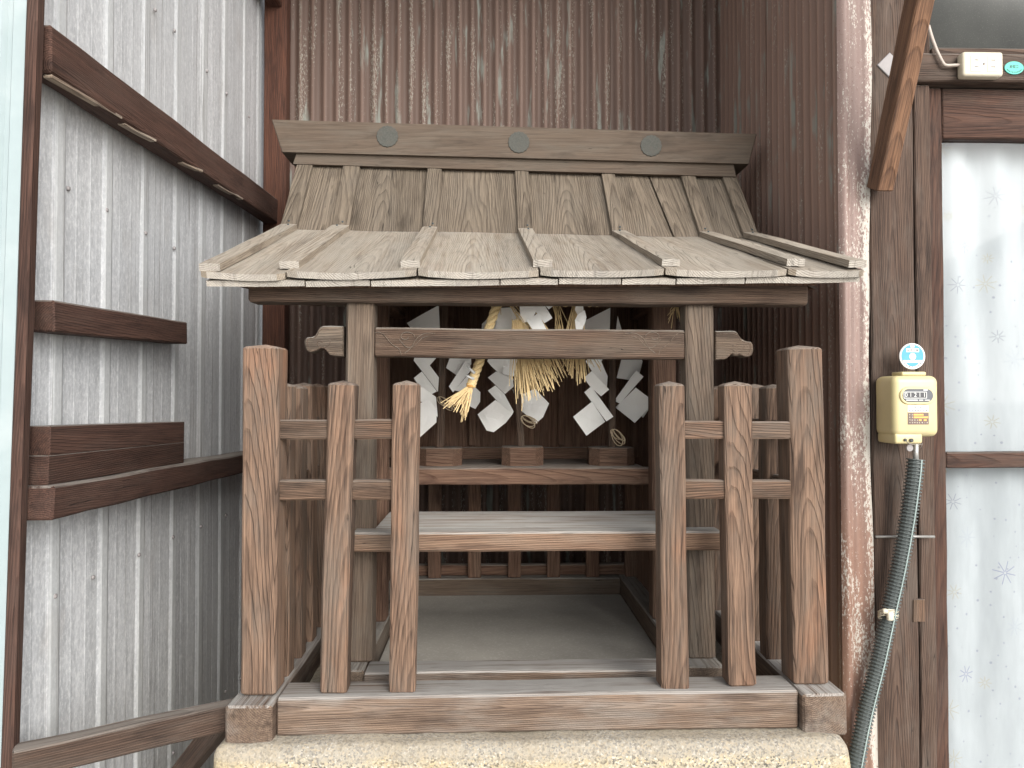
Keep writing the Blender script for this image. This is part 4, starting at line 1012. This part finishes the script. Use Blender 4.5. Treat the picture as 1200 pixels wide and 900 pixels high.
MB().slab(oval(dc.x, dc.z, 43 * u_, 21 * u_), YM - .004, YM + .01).build('dial_rim', 'cream', met)
dl = MB().slab(oval(dc.x, dc.z, 38 * u_, 16 * u_), YM - .0052, YM).build('dial', 'dial', met)
rc = at(1071, 463, YM)
def rect(cx, cz, w, h): return [(cx - w / 2, cz - h / 2), (cx + w / 2, cz - h / 2), (cx + w / 2, cz + h / 2), (cx - w / 2, cz + h / 2)]
fr_ = MB()
for (dx, dz, w, h) in ((0, 3.6, 28, .7), (0, -3.6, 28, .7), (-13.7, 0, .7, 7.2), (13.7, 0, .7, 7.2)): fr_.slab(rect(rc.x + dx * u_, rc.z + dz * u_, w * u_, h * u_), YM - .006, YM - .005, inset=.0001)
fr_.build('counter_frame', 'white', dl)
MB().slab(rect(rc.x, rc.z, 27 * u_, 6.5 * u_), YM - .0056, YM - .005, inset=.0001).build('counter', 'black', dl)
def text(parent, name, body, x, y, z, size, mat, align='CENTER', rotz=0):
    cu_ = bpy.data.curves.new(name, 'FONT'); cu_.body = body; cu_.size = size; cu_.align_x = align; cu_.align_y = 'CENTER'; cu_.extrude = .0001
    o = bpy.data.objects.new(name, cu_); COL.objects.link(o); bpy.context.view_layer.update()
    me = bpy.data.meshes.new_from_object(o.evaluated_get(bpy.context.evaluated_depsgraph_get())); bpy.data.objects.remove(o); bpy.data.curves.remove(cu_)
    me.transform(Matrix.Translation((x, y, z)) @ Matrix.Rotation(rotz, 4, 'Y') @ Matrix.Rotation(math.pi / 2, 4, 'X'))
    mb = MB(); mb.add([v.co.copy() for v in me.vertices], [list(p.vertices) for p in me.polygons]); bpy.data.meshes.remove(me)
    return mb.build(name, mat, parent)
for i, ch_ in enumerate('01211'): text(dl, 'digit', ch_, rc.x + (i - 2) * 5.5 * u_, YM - .0062, rc.z, 7.2 * u_, 'white')
b1 = MB(); b1.slab(rect(rc.x - 4 * u_, rc.z - 6 * u_, 14 * u_, 1.1 * u_), YM - .006, YM - .005, inset=.0001); b1.slab(rect(rc.x + 7 * u_, rc.z - 6 * u_, 5 * u_, 1.1 * u_), YM - .006, YM - .005, inset=.0001)
b1.slab(rect(rc.x + 14.5 * u_, rc.z - 6 * u_, 6 * u_, .9 * u_), YM - .006, YM - .005, inset=.0001); b1.slab(rect(rc.x + 12.5 * u_, rc.z + 6 * u_, 5 * u_, 1.4 * u_), YM - .006, YM - .005, inset=.0001); b1.build('print', 'white', dl, kind='stuff')
lp = at(1075.5, 479, YM); MB().slab(rect(lp.x, lp.z, 25 * u_, 8 * u_), YM - .0012, YM + .001, inset=.0001).build('label_plate', 'white', met)
lq = at(1076, 490.5, YM); lb = MB().slab(rect(lq.x, lq.z, 25 * u_, 14 * u_), YM - .0012, YM + .001, inset=.0001).build('label_plate', 'brownink', met)
og = MB()
for (dx, dz, w, h) in ((0, 4.6, 12, 2.2), (2.8, 1.5, 17.5, 2.2), (2, -1.8, 3.4, 2), (8, -1.8, 3.6, 2)): og.slab(rect(lq.x + dx * u_, lq.z + dz * u_, w * u_, h * u_), YM - .0018, YM - .001, inset=.0001)
og.build('print', 'orange', lb, kind='stuff')
def glyph(mb, x, z, s_, Y, seed):       # too small to read in the photograph: a few strokes each
    r_ = random.Random(seed)
    for q in (-.35, 0, .35):
        if r_.random() < .85: mb.slab(rect(x + r_.uniform(-.1, .1) * s_, z + q * s_, s_ * r_.uniform(.5, .9), s_ * .13), Y, Y + .0005, inset=.00005)
    for q in (-.25, .2):
        if r_.random() < .7: mb.slab(rect(x + q * s_, z, s_ * .13, s_ * r_.uniform(.5, .9)), Y - .0001, Y + .0005, inset=.00005)
gl = MB()
for i in range(2): glyph(gl, lp.x + (-3.5 + 7 * i) * u_, lp.z + 2 * u_, 2.2 * u_, YM - .0017, i)
for i in range(7): glyph(gl, lp.x + (i - 3) * 3.4 * u_, lp.z - 1.7 * u_, 2.1 * u_, YM - .0017, 10 + i)
gl.build('print', 'ink', met, kind='stuff')
gl = MB()
for r_i, dz in enumerate((4.6, 1.5, -1.8, -4.8)):
    for i in range(8):
        dx = -10.5 + i * 3.0
        if r_i < 2 and i > 1: continue
        if r_i == 2 and i > 3: continue
        glyph(gl, lq.x + dx * u_, lq.z + dz * u_, 1.8 * u_, YM - .0017, 30 + r_i * 8 + i)
gl.build('print', 'ivory', lb, kind='stuff')
sc_ = at(1061, 515.5, YM); sm_ = MB(); sm_.disc((sc_.x, sc_.z), .0035, YM - .002, YM + .006, 12)
sc_ = at(1068, 516, YM); sm_.disc((sc_.x, sc_.z), .0045, YM - .003, YM + .006, 12); sm_.build('screw', 'black', met, kind='stuff')
ls = at(1066, 525, YM + .01); MB().disc((ls.x, ls.z), .0085, YM + .008, YM + .012, 18).build('lead_seal', 'lead', met)
MB().tube([at(1073, 517, YM + .04), at(1073, 530, YM + .04), at(1073.5, 545, YM + .04)], .007, 10).build('cable_pipe', 'steel', met)
wr = MB().tube([at(x, y, YM + .002) for x, y in ((1062, 517), (1066, 520), (1075, 522), (1081, 520), (1079, 525))], .0008, 5).build('seal_wire', 'steel', met)
# round inspection disc above the meter
YI = 1.845; dc = at(1069.3, 417.5, YI); ui = YI / F
disc = thing('round_badge', (dc.x, YI, dc.z), 'round blue and white inspection disc standing above the cream meter', 'badge')
MB().disc((dc.x, dc.z), 15.6 * ui, YI, YI + .003, 40).build('disc_plate', 'white', disc)
bl = MB(); R0 = 13.4 * ui; ccz = dc.z + .5 * ui
xz = [(dc.x + R0 * math.cos(a), ccz + R0 * math.sin(a)) for a in [R(-22) + (R(202) - R(-22)) * i / 36 for i in range(37)]]
bl.slab(xz, YI - .0006, YI + .0005, inset=.0001)
xz = [(dc.x + 8 * ui * math.cos(a), dc.z - 5.6 * ui + 6.5 * ui * math.sin(a)) for a in [R(200) + R(140) * i / 16 for i in range(17)]]
bl.slab(xz, YI - .0006, YI + .0005, inset=.0001); bl.build('blue_field', 'blue', disc)
wh = MB(); wh.disc((dc.x, dc.z - .3 * ui), 4.2 * ui, YI - .0012, YI, 24); wh.slab(rect(dc.x, dc.z + 7.2 * ui, 15.5 * ui, 4.6 * ui), YI - .0012, YI, inset=.0001)
wh.slab(rect(dc.x - .2 * ui, dc.z + 11.8 * ui, 5 * ui, 2.6 * ui), YI - .0012, YI, inset=.0001); wh.slab(rect(dc.x, dc.z - 5.9 * ui, 15 * ui, 2.4 * ui), YI - .0012, YI, inset=.0001); wh.build('print', 'white', disc, kind='stuff')
gl = MB()
for i in range(4): glyph(gl, dc.x + (i - 1.5) * 3.6 * ui, dc.z + 7.2 * ui, 3.0 * ui, YI - .0018, 70 + i)
for i in range(9):
    a = R(205 + i * 16.2); glyph(gl, dc.x + 13.2 * ui * math.cos(a), dc.z + 13.2 * ui * math.sin(a), 1.7 * ui, YI - .0008, 80 + i)
gl.build('print', 'ink', disc, kind='stuff')
# ribbed hose
hp = [at(*q) for q in ((1073, 538, 1.84), (1071, 560, 1.84), (1064, 610, 1.845), (1054, 665, 1.85), (1043, 715, 1.855), (1030, 775, 1.855), (1015, 835, 1.85), (1004, 890, 1.84))]
hp += [Vector((hp[-1].x - .035, 1.84, .42)), Vector((hp[-1].x - .05, 1.84, .2)), Vector((hp[-1].x - .05, 1.84, 0.0))]
def spline(P_, n):
    out = []
    for q in range(n + 1):
        t = q / n * (len(P_) - 1); i = min(int(t), len(P_) - 2); f_ = t - i
        a = P_[max(i - 1, 0)]; b = P_[i]; c = P_[i + 1]; d = P_[min(i + 2, len(P_) - 1)]
        out.append(.5 * ((2 * b) + (c - a) * f_ + (2 * a - 5 * b + 4 * c - d) * f_ ** 2 + (3 * b - a - 3 * c + d) * f_ ** 3))
    return out
raw = spline(hp, 400); L_ = [0]
for a, b in zip(raw[:-1], raw[1:]): L_.append(L_[-1] + (b - a).length)
ringp = .0088; nr = int(L_[-1] / (ringp / 4)); pts = []; rs = []; j = 0
for i in range(nr + 1):
    s_ = L_[-1] * i / nr
    while j < len(L_) - 2 and L_[j + 1] < s_: j += 1
    f_ = (s_ - L_[j]) / max(1e-9, L_[j + 1] - L_[j]); pts.append(lerp(raw[j], raw[j + 1], f_)); rs.append(.0215 if i % 4 in (0, 1) else .0165)
hose = thing('ribbed_hose', (hp[-1].x, 1.83, 0), 'dark green ribbed plastic hose running down from under the cream meter', 'hose')
MB().tube(pts, .02, 14, rs=rs, smooth=False).build('hose_body', 'hose', hose)
ln = MB().tube([p + Vector((.004, -.0195, 0)) for p in pts[::4]], .0022, 5).build('hose_highlight', 'hose_glint', hose, label='painted highlight along the hose')  # thin pale tube standing in for the gloss highlight on the hose
tie = MB()
for k_ in range(4): tie.tube([at(1041 + 12 * math.cos(a), 717 + k_ * 2 - 5 * math.sin(a) * .5, 1.855 - .024 * max(0, math.sin(a)) ) for a in [i * .5 for i in range(13)]], .0018, 5)
tie.rbox(at(1043, 722, 1.825), (.016, .012, .022), .004, 2); tie.rbox(at(1037, 716, 1.825), (.014, .012, .012), .004, 2); tie.build('tie', 'ivory', hose, label='pale knot of string tying the hose')
# socket
so = at(1152.5, 74.5, 1.865)
sk = thing('power_socket', (so.x, 1.895, so.z), 'ivory double power socket on the beam above the door', 'socket')
us_ = 1.865 / F
MB().rbox((so.x, 1.879, so.z), (50 * us_, .028, 30 * us_), .007, 3).build('socket_body', 'ivory', sk)
for dx in (-9.5, 11):
    f_ = MB().slab(rect(so.x + dx * us_, so.z, 13 * us_, 20 * us_), 1.864, 1.868, inset=.0008).build('socket_face', 'ivory', sk)
    hl = MB()
    for dz in (4.2, -4): hl.slab(rect(so.x + dx * us_, so.z + dz * us_, 3.5 * us_, 1.2 * us_), 1.8635, 1.867, inset=.0001); hl.slab(rect(so.x + (dx + 2.6) * us_, so.z + (dz - .2) * us_, .8 * us_, 2.0 * us_), 1.8635, 1.867, inset=.0001)
    hl.build('slot', 'black', f_, kind='stuff')
MB().disc((so.x + .8 * us_, so.z), .003, 1.863, 1.867, 12).build('screw', 'lead', sk, kind='stuff')
MB().tube(spline([at(*q) for q in ((1129, 76, 1.88), (1118, 76.5, 1.882), (1108, 76.5, 1.884), (1104, 72, 1.884), (1098, 60, 1.885), (1095, 52, 1.887), (1092, 44, 1.895), (1088, 30, 1.90))], 24), .0042, 7).build('power_cord', 'cord', sk)
st = at(1190, 78.5, 1.887); k_ = MB(); r1, r2 = 12 * us_, 8 * us_
sx_ = thing('oval_sticker', (st.x, 1.887, st.z), 'small oval green sticker on the beam just right of the power socket', 'sticker')
k_.slab([(st.x + r1 * math.cos(a), st.z + r2 * math.sin(a)) for a in [i * 2 * math.pi / 32 for i in range(32)]], 1.8915, 1.8935, inset=.0001); k_.build('sticker_face', 'teal', sx_)
gl = MB()
for i in range(3): glyph(gl, st.x + (i - 1) * 3.8 * us_, st.z + 1.5 * us_, 3.6 * us_, 1.891, 120 + i)
for i in range(11):
    a = R(205 + 13 * i); glyph(gl, st.x + 9.5 * us_ * math.cos(a), st.z + 5.6 * us_ * math.sin(a), 1.3 * us_, 1.891, 140 + i)
gl.build('print', 'ink', sx_, kind='stuff')
